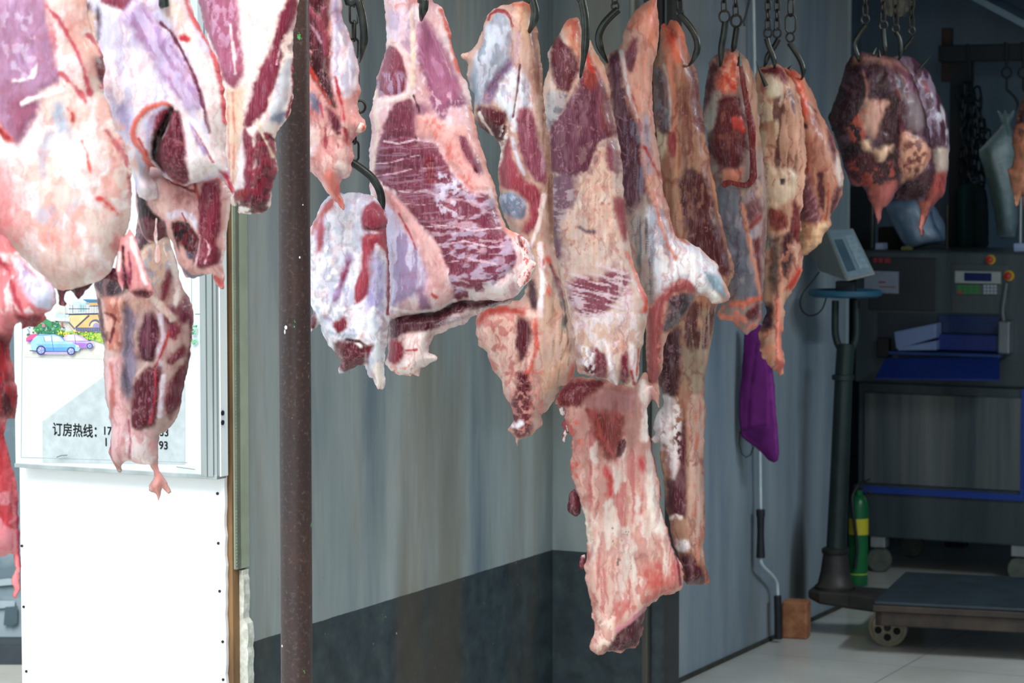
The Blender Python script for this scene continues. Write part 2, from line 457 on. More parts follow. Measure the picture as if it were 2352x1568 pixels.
# the darker post where the corner wall ends, and a steel batten on it
xa = Lf(1478, 800, -.02).x; xb = Lf(1492, 800, -.02).x
struct('trim_1', MB().box(xa, xb, -.03, 0, 0, ROOF_Z), mat('batten', '4c4a40', '2d3235', 14, (1, 1, .2), .6), .003)
struct('trim_2', MB().box(x_end - .012, x_end + .004, -.012, .06, 0, ROOF_Z), mat('dark_edge', '1c2022', '2a2c2c', 10, rough=.6))
yw = Ls(1946, 700, .1275).y
struct('wall_side', MB().box(.07, .1275, .06, yw, 0, ROOF_Z), M_WHITE)
ya = Ls(1960, 60, .1275)
struct('trim_3', MB().box(.125, .133, yw - .012, yw + .004, 0, ROOF_Z), mat('pale_edge', '8fa0a6', '7c8c92', 10, rough=.5))
pp_ = Lf(1452, 60, -.03); o = MB().tube([(pp_.x, -.03, 1.25), (pp_.x, -.03, ROOF_Z)], .009, 12).build('wall_pipe', mat('pale_pipe2', '9aa29c', '848c88', 9, rough=.5)); tag(env(o), 'thin pale pipe running up the corner wall behind the hooks', 'pipe')
pp_ = Lf(1513, 60, -.03); o = MB().box(pp_.x - .006, pp_.x + .006, -.035, -.001, 1.2, ROOF_Z).build('wall_cable', mat('dark_edge2', '181c1e', rough=.6)); tag(env(o), 'dark vertical strip on the corner wall near its end', 'strip')
# skirting line of sealant where the panel meets the floor
struct('baseboard_side', MB().box(.1275, .135, .3, yw, 0, .014), mat('sealant', '3a3a34', '24261f', 30, rough=.8))
SB = 4.4
struct('wall_back', MB().box(-.6, 5.6, SB, SB + .06, 0, ROOF_Z), M_BACK)
struct('wall_right', MB().box(5.5, 5.56, -1.7, SB, 0, ROOF_Z), M_BACK)
struct('wall_block_right', MB().box(4.9, 5.0, -8.5, -1.8, 0, 4.2), mat('block_wall', '6c7074', '585e62', 3, rough=.8))  # unseen wall added to keep bright rims off the hanging meat
struct('wall_side_rear', MB().box(-.6, -.54, .06, SB, 0, ROOF_Z), M_BACK)
RY0 = ROOF_Y
struct('ceiling', MB().box(-.7, 5.6, RY0, SB + .06, ROOF_Z, ROOF_Z + .06), mat('ceiling_sheet', '8fa4b2', '7d92a2', 5, rough=.5))  # height and front edge shaped for the shade the roof casts
# a paler sloping sheet under the roof at the back right
c1 = Lf(2228, -2, SB - .5); c2 = Lf(2352, 64, SB - .5); sl = (c2.z - c1.z) / (c2.x - c1.x)
mb = MB(); x1 = .95; mb.prism([(-.5, c1.z - sl * (c1.x + .5)), (x1, c1.z + sl * (x1 - c1.x)), (x1, c1.z + sl * (x1 - c1.x) + .03), (-.5, c1.z - sl * (c1.x + .5) + .03)], SB - .5, SB)
struct('trim_6', mb, mat('sloping_sheet', '8ca6b8', '7f99ab', 5, rough=.5))
# ---- floor
m, nt, b = new_mat('floor_tiles')
tc = nd(nt, 'ShaderNodeTexCoord'); mp = nd(nt, 'ShaderNodeMapping'); nt.links.new(tc.outputs['Object'], mp.inputs[0])
g0 = Lz(2100, 1517, 0); mp.inputs['Location'].default_value = (-g0.x + .8 * 4, -g0.y + .1, 0)
bt = nd(nt, 'ShaderNodeTexBrick', offset=0.0); nt.links.new(mp.outputs[0], bt.inputs[0])
bt.inputs['Scale'].default_value = 1; bt.inputs['Brick Width'].default_value = .8; bt.inputs['Row Height'].default_value = .8
bt.inputs['Mortar Size'].default_value = .0016; bt.inputs['Mortar Smooth'].default_value = .2
f = noise_fac(nt, 3, (1, 1, 1), 5)
tile = ramp(nt, f, [(.3, 'aaa9a0'), (.7, 'c2c2ba')])
cc = mixc(nt, bt.outputs['Fac'], tile, '4c4c48'); nt.links.new(cc, b.inputs['Base Color'])
b.inputs['Roughness'].default_value = .28
fl = MB().box(-14, 14, -9, 10, -.1, 0).build('floor', m); fl['kind'] = 'structure'; env(fl)
# ---- the street wall seen left of the signboard
m = mat('street_wall', '5d7078', '8b9ca4', 2.3, (1, 1, 1.4), .8, lo=.42, hi=.56)
mb = MB().box(-5, -.75, 8.5, 8.6, 0, 3.5)
o = mb.build('wall_far_left', m); o['kind'] = 'structure'
o = MB().box(-5, -.78, 8.38, 8.5, 0, .07).build('baseboard_far_left', mat('black_plinth', '20282e', '343e44', 4, rough=.8)); o['kind'] = 'structure'
# pale and dark patches on that wall
mb = MB()
def flatpoly(mb, pl, Y, th=.004): 
    q = [P(a, c, Y) for a, c in pts(pl)]
    mb.prism([(v.x, v.z) for v in q], Y, Y + th)
flatpoly(mb, '-60,1338 20,1328 34,1330 34,1342 -10,1346 -60,1350', 8.49)
flatpoly(mb, '-60,1378 34,1380 34,1392 10,1396 -60,1400', 8.49)
o = mb.build('trim_4', mat('pale_patch', '9aaab0', '8c9ca4', 9, rough=.8)); o['kind'] = 'structure'
mb = MB(); flatpoly(mb, '12,1394 40,1392 40,1430 26,1438 20,1434 8,1436', 8.485)
o = mb.build('trim_5', mat('dark_patch', '445860', '3c4e56', 9, rough=.8)); o['kind'] = 'structure'

# ---- pillar, board and sign
SBD, SSG = -1.755, -1.797
bl = Lf(48, 1300, SBD); br = Lf(517, 1300, SBD)
struct('column_1', MB().box(bl.x + .01, -.001, SBD + .014, WY + .35, 0, ROOF_Z), mat('plywood', '8a6a44', '5e452c', 20, (1, 1, .2), .8))
bd = thing('wooden_board', 'large white painted board screwed on below the printed signboard', 'board', RM @ Vector(((bl.x + br.x) / 2, SBD, 0)), -AN)
Mb = Matrix.Translation(Vector((-(bl.x + br.x) / 2, -SBD, 0)))
mb = MB()
zt = Lf(300, 1060, SBD).z
n = 40; xl = []; rng = random.Random(3)
for i in range(n + 1): xl.append(zt * i / n)
poly = [(bl.x, 0), (bl.x, zt)] + [(br.x + rng.uniform(-.002, .002), z) for z in xl[::-1]]
mb.prism(poly, SBD, SBD + .012, Mb)
mb.build('panel', mat('white_paint', 'f4f6f6', 'fafcfc', 3, rough=.45, bmp=.05), bd)
for (px, py) in ((51, 1253), (55, 1393), (61, 1541), (500, 1133), (502, 1247), (505, 1357), (512, 1473), (513, 1560)):
    q = Lf(px, py, SBD); s = MB()
    s.lathe([(.0001, -.004), (.0034, -.003), (.0036, 0), (.003, .001)], 10, Mb @ Matrix.Translation((q.x, SBD + .0005, q.z)) @ Matrix.Rotation(math.pi / 2, 4, 'X') @ Matrix.Scale(-1, 4, (0, 0, 1)))
    s.build('screw', mat('screw', '2a3238', rough=.4, metal=.7), bd)
st = Lf(528, 640, WY - .03); sb_ = Lf(532, 1305, WY - .03)
tg = MB().box(br.x + .004, .008, WY - .045, WY - .025, sb_.z, 2.2).box(.001, .008, WY - .045, WY + .01, sb_.z, 2.2).build('corner_strip', mat('beige_strip', '9aa592', '8a9684', 12, rough=.5), None, .002)
tag(env(tg), 'grey green metal strip running down the right edge of the board', 'metal strip')
# torn white foam left along the wall edge below the strip
tg = MB(); rng = random.Random(8)
pl = []
z = Lf(540, 1310, WY - .03).z; z0 = 0
k = 60
for i in range(k + 1):
    zz = z + (z0 - z) * i / k; pl.append((-.001 + .006 + .010 * fbm(np.array([i / 2.2]), np.array([3.]), 5)[0] + (.010 if 10 < i < 26 else 0), zz))
tg.prism([(-.008, z)] + pl + [(-.008, z0)], WY - .022, WY + .004)
o = env(tg.build('foam_edge', mat('foam', 'd8dcd4', 'b4b8aa', 60, rough=.9, bmp=.6)))
tag(o, 'ragged white foam filler along the lower wall edge beside the board', 'foam filler')

sg = thing('signboard', 'shallow framed sign with a printed street picture and phone numbers above the white board', 'sign', RM @ Vector((bl.x, SSG, 1)), -AN)
Ms = Matrix.Translation(Vector((-bl.x, -SSG, -1)))
A0 = Lf(36, 1072, SSG); A1 = Lf(500, 1090, SSG); zb = (A0.z + A1.z) / 2
xr = A1.x; xL = A0.x; zT = 2.3
fx = Lf(462, 900, SSG).x
MB().box(xL, fx, SSG, SSG + .038, zb, zT, Ms).build('face', mat('sign_face', 'c6d2d6', 'ccd8dc', 2, rough=.35), sg)
fr = MB()
for (a, c, y0) in ((0, .33, -.004), (.33, .45, -.009), (.45, .8, -.006), (.8, 1, -.002)):
    fr.box(fx + (xr - fx) * a, fx + (xr - fx) * c, SSG + y0, SSG + .038, zb, zT, Ms)
fr.box(xL - .002, xr, SSG - .003, SSG + .038, zb - .006, zb + .004, Ms)
fr.build('frame', mat('aluminium', '98a09e', 'b4bcbc', 12, (1, 1, .1), .35, .6), sg, .0012)
MB().box(xr + .0005, xr + .004, SSG + .008, SSG + .038, zb, zT, Ms).build('side_cover', mat('white_side', 'e4f2f4', 'eef8f8', 3, rough=.4), sg)
for yy in (948, 970):
    q = ray_hit(510, yy, RM, 0, xr + .004)
    MB().lathe([(.0001, 0), (.006, .001), (.006, .003), (.0001, .005)], 12, Ms @ Matrix.Translation((xr + .004, q.y, q.z)) @ Matrix.Rotation(math.pi / 2, 4, 'Y')).build('screw', MATS['screw'], sg)

# printed picture: one flat coloured mesh on the sign face
class Ink:
    def __init__(s): s.v = []; s.f = []; s.c = []; s.k = 0
    def poly(s, c, pl, M=None):
        s.k += 1
        q = pts(pl) if isinstance(pl, str) else np.array(pl)
        b = len(s.v)
        for x, y in q:
            w = Lf(x, y, SSG - .0006 - .00002 * s.k); s.v.append(Ms @ w)
        s.f.append(tuple(range(b, b + len(q)))); s.c.append(lin(c)); return s
    def line(s, c, pl, w=1.2):
        q = pts(pl)
        for i in range(len(q) - 1):
            a, b = q[i], q[i + 1]; d = (b - a) / (np.hypot(*(b - a)) + 1e-6); nn = np.array([-d[1], d[0]]) * w / 2
            s.poly(c, [a + nn, b + nn, b - nn, a - nn])
        return s
    def disc(s, c, x, y, r, ry=None, a0=0, a1=360):
        n = 20
        return s.poly(c, [(x + r * math.cos(math.radians(a0 + (a1 - a0) * i / n)), y + (ry or r) * math.sin(math.radians(a0 + (a1 - a0) * i / n))) for i in range(n)])
    def build(s, name, par):
        me = bpy.data.meshes.new(name); me.from_pydata(s.v, [], s.f)
        at = me.color_attributes.new('Col', 'FLOAT_COLOR', 'CORNER'); i = 0
        for p, c in zip(me.polygons, s.c):
            for l in p.loop_indices: at.data[l].color = (*c, 1)
        return link(name, me, PRINT, par)
ik = Ink()
ik.poly('b6c2c4', '97,968 250,856 330,800 425,880 425,1066 98,1062')
ik.line('8c9c9c', '52,700 48,1050 430,1062', 1.0).line('8c9c9c', '440,640 440,720', 1).line('7c8c8c', '448,721 463,721', 2)
# bushes and hedge
rg = random.Random(5)
ik.poly('d2d2ca', '56,820 60,770 150,700 300,700 440,740 440,830')
ik.poly('3f8c5a', '75,755 82,742 95,735 105,731 118,738 135,742 142,750 138,762 128,770 90,772')
for i in range(130):
    x = rg.uniform(62, 150); y = rg.uniform(738, 778); c = rg.choice(['2f7c4c', '5cb060', '3c6c74', '86c860', '88a8c0', '486a5a'])
    if y < 750 and (x < 82 or x > 140): continue
    ik.disc(c, x, y, rg.uniform(1.2, 3), rg.uniform(1, 2.4))
ik.disc('e0708c', 100, 747, 3.4)
ik.poly('9cc85c', '130,765 165,760 236,764 242,790 205,778 150,768')
for i in range(120):
    x = rg.uniform(130, 240); y = rg.uniform(760, 768 + (x - 130) * .16)
    ik.disc(rg.choice(['a8d048', 'e8d840', '4c9c50', '7cb84c', '3c7848', 'f0c040']), x, y, rg.uniform(1, 2.6), rg.uniform(1.5, 3))
# building on its stone base
ik.poly('e8c890', '158,722 236,722 236,760 170,762 158,745')
ik.poly('d8b478', '200,722 236,722 238,762 184,760 176,752')
ik.line('505060', '205,724 174,752', 4).line('6c6c84', '158,740 172,756', 4)
ik.disc('605c80', 219, 749, 15, 16, 180, 360).disc('e8cc90', 218, 750, 11, 12, 180, 360).disc('9c90b8', 221, 752, 8.5, 11)
ik.poly('5a5c78', '172,752 236,752 236,761 176,761')
for i in range(14): ik.line('8488a4', '%d,753 %d,760' % (174 + i * 4, 174 + i * 4), 1)
ik.poly('e8eef0', '158,702 232,698 234,722 158,722')
ik.poly('a8d0d4', '182,700 196,694 197,716 180,716').poly('e8f4f4', '168,696 182,696 182,714 168,714')
ik.line('3c4658', '150,722 240,720', 3.4).line('505c6c', '158,709 205,709', 2).line('505c6c', '205,703 240,702', 2)
for i in range(22): ik.line('48505c', '%d,700 %d,722' % (160 + i * 3.6, 160 + i * 3.6), .9)
ik.poly('b4c8d0', '167,694 184,692 184,699 167,700').line('50606c', '167,700 167,718', 1.6)
ik.poly('d0a868', '204,694 240,694 240,701 206,701')
ik.poly('2c5878', '189,688 196,691 205,695 240,694 240,688 212,689 196,690').poly('40749c', '190,687 240,688 240,693 200,694')
ik.line('b0485c', '143,740 143,752', 4).poly('d8e4ec', '120,728 160,728 160,738 122,736').poly('b8d0e0', '128,722 158,722 158,730 128,730')
ik.line('90a0a8', '150,700 150,745', 1)
# cars
ik.poly('d85888', '60,776 70,768 86,766 84,774 76,784 60,784').poly('8c4ca0', '60,783 80,776 84,780 74,786')
ik.poly('c8b0ec', '146,774 154,768 172,767 190,772 200,781 212,786 216,794 204,798 150,800').poly('dce4f8', '150,775 158,769 170,769 186,775 194,781 154,782')
ik.poly('a878d0', '158,786 200,788 206,797 184,800 160,798').line('705898', '171,768 174,790', 1.4).line('8870b8', '150,783 205,784', 1)
ik.poly('9cc8f4', '71,786 76,778 84,771 90,767 124,767 138,772 148,782 166,787 180,794 184,800 180,806 165,806 72,806 71,795')
ik.poly('5c98e8', '100,796 172,794 172,806 104,806').poly('78b4f0', '84,790 170,790 178,797 90,798')
ik.poly('e4f4fc', '99,772 117,772 118,782 102,783').poly('e4f4fc', '120,772 134,773 144,783 122,783')
ik.line('4868b0', '118,770 123,806', 1.3).line('4868b0', '84,770 124,767 140,772 149,783', 1.3).line('304880', '100,772 103,784', 1.3)
ik.poly('b8a8e0', '92,808 170,808 150,813 104,813')
for cx, cy, r in ((94, 804, 11), (163, 806, 9.5), (206, 794, 7)):
    ik.disc('3c3468', cx, cy, r).disc('98a8ec', cx, cy, r * .72).disc('c8d4f8', cx - 1, cy - 1, r * .35)
    for k_ in range(5):
        a = k_ * 1.2566; ik.line('5058a0', '%f,%f %f,%f' % (cx, cy, cx + r * .7 * math.cos(a), cy + r * .7 * math.sin(a)), 1)
ik.line('383850', '68,805 84,806', 2).disc('e8f0a0', 178, 795, 3.5, 2.4)
for i in range(26):
    ik.disc(rg.choice(['4ca878', '78c090', '3c8c64', 'a0c8b0']), rg.uniform(440, 452), rg.choice([rg.uniform(745, 768), rg.uniform(778, 792)]), rg.uniform(1.5, 3.6))
ik.line('707c74', '130,1050 140,1046 155,1045', 2.5).line('848c80', '405,1072 448,1078', 2)
ik.build('printed_picture', sg)
def text_mesh(name, s, x0, y0, h, s_plane, M, m, par, rot=0, offset=.0, width=None, skew=0):
    cu = bpy.data.curves.new(name, 'FONT'); cu.body = s; cu.size = 1
    o = bpy.data.objects.new(name, cu); COL.objects.link(o)
    bpy.context.view_layer.update()
    me = bpy.data.meshes.new_from_object(o.evaluated_get(bpy.context.evaluated_depsgraph_get()))
    bpy.data.objects.remove(o)
    xs = [v.co.x for v in me.vertices]; ys = [v.co.y for v in me.vertices]
    if offset:       # heavier strokes: three copies of the outline a hair apart
        bm = bmesh.new(); bm.from_mesh(me); geo = bm.verts[:] + bm.edges[:] + bm.faces[:]
        for ddx, ddy in ((offset, 0), (0, offset), (offset, offset)):
            r_ = bmesh.ops.duplicate(bm, geom=geo); bmesh.ops.translate(bm, vec=(ddx, ddy, .0), verts=[g for g in r_['geom'] if isinstance(g, bmesh.types.BMVert)])
        bm.to_mesh(me); bm.free()
    a = ray_hit(x0, y0, RM, 1, s_plane); t = ray_hit(x0, y0 - h, RM, 1, s_plane)
    sc = (t.z - a.z) / (max(ys) - min(ys)); sx = sc
    if width:
        w = ray_hit(x0 + width, y0, RM, 1, s_plane); sx = (w.x - a.x) / (max(xs) - min(xs))
    for v in me.vertices:
        v.co = M @ Vector((a.x + (v.co.x - min(xs)) * sx, s_plane - .0015, a.z + (v.co.y - min(ys)) * sc))
    return link(name, me, m, par)
inkm = mat('black_ink', '20262a', rough=.5)
text_mesh('lettering', '订房热线：', 122, 1000, 30, SSG, Ms, inkm, sg, offset=.03, width=100)
text_mesh('lettering', '17', 240, 998, 18, SSG, Ms, inkm, sg, offset=.035)
text_mesh('lettering', '33', 368, 1001, 18, SSG, Ms, inkm, sg, offset=.035)
text_mesh('lettering', '1', 243, 1024, 18, SSG, Ms, inkm, sg, offset=.035)
text_mesh('lettering', '93', 366, 1031, 18, SSG, Ms, inkm, sg, offset=.035)

# ---- rusty pole
m, nt, b = new_mat('rusty_pipe')
f1 = noise_fac(nt, 5, (1, 1, .5), 6, .7); f2 = noise_fac(nt, 160, (1, 1, 1), 3, .6); f3 = noise_fac(nt, 26, (1, 1, .8), 6, .75, loc=(4, 2, 1)); f4 = noise_fac(nt, 21, (1, 1, .8), 6, .8, loc=(9, 2, 7))
c = ramp(nt, f1, [(.3, '2a2322'), (.5, '382a28'), (.7, '4c342c')])
c = mixc(nt, ramp(nt, f2, [(.55, 0.0), (.75, .45)]), c, '746864')
c = mixc(nt, ramp(nt, f2, [(.28, .4), (.42, 0.0)]), c, '221a18')
c = mixc(nt, ramp(nt, f3, [(.655, 0.0), (.67, 1.0)]), c, '58a860')
c = mixc(nt, ramp(nt, f4, [(.685, 0.0), (.70, 1.0)]), c, 'c09830')
nt.links.new(c, b.inputs['Base Color']); b.inputs['Roughness'].default_value = .42; bump(nt, b, f2, .35, .001)
pb = P(682, 1600, 4.62); pt = P(676, 0, 4.62)
pole = thing('steel_pole', 'upright rusty brown steel pole with flecks of green paint', 'pole', (pb.x, pb.y, 0))
MB().tube([(0, 0, 0), (0, 0, .5), (0, 0, 1.2), (0, 0, 1.8), (0, 0, 2.34)], .0283, 40).build('pipe', m, pole)
MB().lathe([(.07, 0), (.07, .006), (.03, .008)], 32).build('base_plate', MATS['rusty_pipe'], pole)
# white paint splashes on the pole
for (x, y, r, ry) in ((660, 750, 4, 5), (657, 760, 2, 6), (691, 590, 2, 3), (650, 1480, 2, 3), (698, 470, 1.5, 2)):
    q = P(x, y, 4.62); dx = q.x - pb.x; dyy = -math.sqrt(max(.0283 ** 2 - dx * dx, 0))
    MB().lathe([(.0001, .0012), (r / 1300 * .8, .0008), (r / 1300, -.0004)], 12, Matrix.Translation((dx, dyy, q.z)) @ Matrix.Rotation(math.pi / 2, 4, 'X') @ Matrix.Diagonal((1, ry / r, 1, 1))).build('paint_splash', mat('white_splash', 'f0f0f0', rough=.6), pole)

# ---- overhead rail
RX = .90
rail = MB().tube([(RX, -4.4, 2.35), (RX, -1, 2.35), (RX, 2.7, 2.35)], .02, 20).build('overhead_rail', mat('dark_steel', '33363a', '22262a', 20, rough=.45, metal=.7))
for hy in (-1.2, .2, 1.6, 2.6): MB().box(RX - .006, RX + .006, hy - .02, hy + .02, 2.36, ROOF_Z).build('rail_hanger', rail.data.materials[0], rail)
tag(env(rail), 'long steel rail overhead from which every hook hangs', 'rail')
def rail_xy(Y):
    t = (Y - (RM @ Vector((RX, 0, 0))).y) / math.cos(AN); return RM @ Vector((RX, t, 2.35))

# ---- hooks and chains
HOOKM = mat('hook_steel', '3c423e', '222826', 30, rough=.32, metal=.6)
CHAINM = mat('chain_steel', '34342e', '1e1e1c', 40, rough=.42, metal=.5)
def link_mesh(L, Wd, r, n=20):
    mb = MB(); pl = []
    for i in range(n):
        a = 2 * math.pi * i / n; pl.append((Wd / 2 * math.cos(a), 0, (L / 2 - Wd / 2) * (1 if math.sin(a) >= 0 else -1) + Wd / 2 * math.sin(a)))
    mb.tube(pl, r, 8, closed=True); return mb
LINKS = {}
def chain(par, o, x, ytop, ybot, Y, Lpx=26, Wpx=12, rpx=2.2, tilt=0):
    """links from ybot up to ytop (photo rows), hanging straight"""
    ppm = F / Y; key = (round(Lpx / ppm, 4), Wpx, rpx)
    if key not in LINKS:
        ob = link_mesh(Lpx / ppm, Wpx / ppm, rpx / ppm).build('chain_link', CHAINM, par); LINKS[key] = ob.data; first = ob
    else:
        first = link('chain_link', LINKS[key], None, par)
    step = (Lpx - 2 * rpx - 1) / ppm
    zb_ = P(x, ybot, Y).z; zt_ = P(x, ytop, Y).z if ytop is not None else 2.33
    n = max(1, int((zt_ - zb_) / step)); xx = P(x, ybot, Y).x
    for i in range(n):
        c = first if i == 0 else link('chain_link', LINKS[key], None, par)
        z = zb_ + (i + .5) * step
        c.location = Vector((xx, Y, z)) - o; c.rotation_euler = (0, tilt, math.pi / 2 * (i % 2) + .35)
def hook(label, Y, pl, r, ring=None, chain_x=None, chain_y=None, shaft=False, dyh=0.0, spike=None, **ck):
    r *= 1.18; ppm = F / Y; q = pts(pl); o = P(q[0][0], q[0][1], Y)
    t = thing('hanging_hook', label, 'hook', o, 0, 'meat hooks on the overhead rail')
    P3 = [P(a, c, Y + dyh) - o for a, c in q]
    if shaft:
        top = rail_xy(Y) ; P3 = [Vector((top.x - o.x, dyh, 2.31 - o.z))] + P3
    cp = curve_pts(P3, 8); m_ = len(cp)
    cp = [Vector((v.x, v.y + .045 * max(0, (i / m_ - .75) / .25) ** 2, v.z)) for i, v in enumerate(cp)]
    R = [r / ppm * (1 if i < m_ * .72 else max(.12, 1 - (i - m_ * .72) / (m_ * .28) * .8)) for i in range(m_)]
    MB().tube(cp, R, 14).build('hook_rod', HOOKM, t)
    if shaft:      # the eye that closes over the rail
        pl2 = [(P3[0].x + .026 * math.sin(a), dyh, 2.31 - o.z + .03 - .03 * math.cos(a)) for a in [i / 10 * math.pi * 1.9 for i in range(11)]]
        MB().tube(pl2, r / ppm, 10).build('hook_eye', HOOKM, t)
    if spike:
        s = pts(spike); sp = [P(a, c, Y - .05) - o for a, c in s]
        MB().tube(sp, [r / ppm * .9, r / ppm * .5, .0006][:len(sp)] if len(sp) == 3 else [r / ppm * .8, .0006], 10).build('hook_point', HOOKM, t)
    if ring:
        rx, ry, rr = ring[:3]; c = P(rx, ry, Y) - o
        pl3 = [(c.x + rr / ppm * math.cos(a), c.y, c.z + rr / ppm * 1.15 * math.sin(a)) for a in [i / 18 * 2 * math.pi for i in range(18)]]
        MB().tube(pl3, (ring[3] if len(ring) > 3 else 2.4) / ppm, 8, closed=True).build('ring', CHAINM, t)
    if chain_x is not None: chain(t, o, chain_x, None, chain_y, Y, **ck)
    return t
hook('thick steel hook in the folded cut beside the rusty pole', 4.87, '806,-40 822,0 832,40 836,82 832,112 824,140', 9, shaft=True)
hook('low S-shaped hook on a short chain, carrying the bluish white cut', 4.95, '806,372 828,386 854,408 872,438 876,470 866,498 846,514', 8, ring=(827, 245, 12, 3), chain_x=814, chain_y=366, Lpx=46, Wpx=20, rpx=3)
hook('thick hook through the top of the biggest maroon leg', 4.99, '972,-40 974,0 972,22 966,44', 9.5, shaft=True)
hook('curved hook in the cut with the silver membrane top', 5.38, '1210,-40 1222,-4 1229,26 1225,52 1213,76', 8.5, shaft=True)
hook('long straight hook standing in front of the plum-coloured cut', 5.62, '1334,-40 1337,0 1344,40 1345,90 1341,130 1334,176', 8, shaft=True)
hook('wide curved hook bent to the left at the cut with the torn flank', 6.0, '1420,22 1402,38 1384,60 1375,86 1381,115 1396,142', 7.5, ring=(1413, 14, 8), chain_x=1412, chain_y=6)
hook('wide curved hook bent to the right at the orange-topped cut', 6.32, '1560,34 1576,50 1596,80 1602,108 1596,130 1584,150', 6.5, ring=(1561, 28, 8), chain_x=1561, chain_y=20)
hook('left hook of the two straight ones above the coral fat knob', 6.68, '1666,50 1662,80 1657,110 1656,152', 6.5, ring=(1664, 38, 12), chain_x=1663, chain_y=24)
hook('right hook of the two straight ones above the coral fat knob', 6.72, '1692,64 1689,84 1686,104 1684,118', 6, ring=(1691, 48, 12, 3), chain_x=1690, chain_y=34, spike='1698,152 1699,136 1699,118')
hook('left hook of the crossed pair above the ragged cream-fat cut', 6.95, '1761,88 1766,106 1776,130 1781,156', 5.5, ring=(1764, 76, 9), chain_x=1764, chain_y=66, spike='1760,198 1747,168 1736,140')
hook('right hook of the crossed pair above the ragged cream-fat cut', 6.97, '1788,90 1778,108 1764,128 1757,152', 5.5, ring=(1785, 76, 9), chain_x=1785, chain_y=66)
hook('hook below a pear-shaped link at the tan oval cut', 7.1, '1812,98 1822,112 1838,138 1845,160 1844,182', 5.5, ring=(1815, 86, 9), chain_x=1816, chain_y=74, Lpx=44, Wpx=26, spike='1812,160 1816,154 1820,149')
hook('leftmost curved hook of the dark pair before the scale', 7.5, '1989,58 1974,78 1963,102 1970,128 1976,142', 5.5, ring=(1987, 44, 9), chain_x=1987, chain_y=34, spike='2004,124 2009,116 2014,108')
hook('straight short hook between the curved ones of the dark pair', 7.52, '2029,66 2030,84 2032,104 2034,124', 5.5, ring=(2029, 58, 9), chain_x=2028, chain_y=48, spike='2020,132 2020,124 2019,114')
hook('hook with a small ring going into the rear dark cut', 7.72, '2058,74 2066,88 2069,110 2067,138', 5, ring=(2057, 65, 8), chain_x=2057, chain_y=56)
hook('thin slanting hook whose sharp point sticks out of the rear dark cut', 7.78, '2097,86 2090,96 2080,108 2074,120', 4, ring=(2094, 70, 7), chain_x=2094, chain_y=60, spike='2112,158 2126,142 2139,127')
hook('hook glimpsed at the top edge in the fatty cut with the triangular pocket', 4.05, '372,-40 376,-10 374,6 366,16', 9, shaft=True)
hook('hook above the frame carrying the largest pale shoulder cut', 3.8, '70,-80 74,-60 70,-45 60,-40', 9, shaft=True)
hook('hook above the frame carrying the cut in front of the rusty pole', 4.38, '600,-80 604,-60 600,-45 590,-40', 9, shaft=True)
hook('hook carrying the orange-tinged cut at the right frame edge', 8.88, '2392,150 2402,170 2404,190 2396,206', 5, ring=(2392, 140, 7), chain_x=2392, chain_y=131)
# pulley block above the pair
pu = thing('pulley_block', 'dark pulley block above the two dark cuts at the frame top', 'pulley', P(2072, -10, 7.9))
o_ = P(2072, -10, 7.9)
MB().lathe([(.02, -.018), (.045, -.018), (.045, -.012), (.034, -.004), (.034, .004), (.045, .012), (.045, .018), (.02, .018)], 28, Matrix.Translation(P(2056, 6, 7.9) - o_) @ Matrix.Rotation(math.pi / 2, 4, 'X')).build('wheel', HOOKM, pu)
a_ = P(2068, 32, 7.9) - o_; b_ = P(2108, -22, 7.9) - o_
MB().tube([a_, b_], .017, 10).build('arm', HOOKM, pu)
MB().tube([b_, Vector((b_.x, 0, 2.34 - o_.z))], .008, 10).build('hanger', HOOKM, pu)
wr = MB().tube([P(1726, -60, 6.8), P(1721, 0, 6.8), P(1714, 30, 6.8), P(1708, 50, 6.8), P(1710, 60, 6.8)], .003, 8).build('hanging_wire', HOOKM)
tag(wr, 'thin slanting wire beside the hooks of the corded cut', 'wire')

# ---- things on the side wall
def wall_pt(x, y, off): return RM @ Ls(x, y, .1275 + off)
cr = thing('awning_crank', 'long white crank rod leaning on the side wall with two black grips', 'crank', wall_pt(1747, 1172, .03))
o_ = cr.location.copy()
WR = mat('white_rod', 'c8d4d8', 'b8c4c8', 20, rough=.35); BG = mat('black_grip', '12161c', '1c2026', 20, rough=.5)
MB().tube([wall_pt(1730, -30, .03) - o_, wall_pt(1733, 150, .03) - o_, wall_pt(1741, 700, .03) - o_, wall_pt(1747, 1175, .03) - o_], .0055, 12).build('rod', WR, cr)
g = [(1747, 1170, 10.5), (1747, 1184, 10.5), (1747, 1188, 9), (1747, 1225, 8), (1747, 1260, 9.5), (1747, 1280, 10.5)]
MB().tube([wall_pt(a, c, .035) - o_ for a, c, _ in g], [r / 700 for _, _, r in g], 16).build('grip', BG, cr)
MB().tube(curve_pts([wall_pt(a, c, .035) - o_ for a, c in ((1747, 1280), (1748, 1292), (1756, 1304), (1774, 1322), (1784, 1340), (1786, 1372))], 5), .0065, 12).build('crank_arm', WR, cr)
MB().tube([wall_pt(1786, 1368, .04) - o_, wall_pt(1787, 1420, .04) - o_, wall_pt(1788, 1466, .04) - o_], [.013, .0125, .0135], 16).build('grip', BG, cr)
tY = wall_pt(1700, 900, .0).y - .06
to = P(1735, 760, tY)
tw = thing('hand_towel', 'violet cloth hanging from its loop on the side wall', 'towel', to)
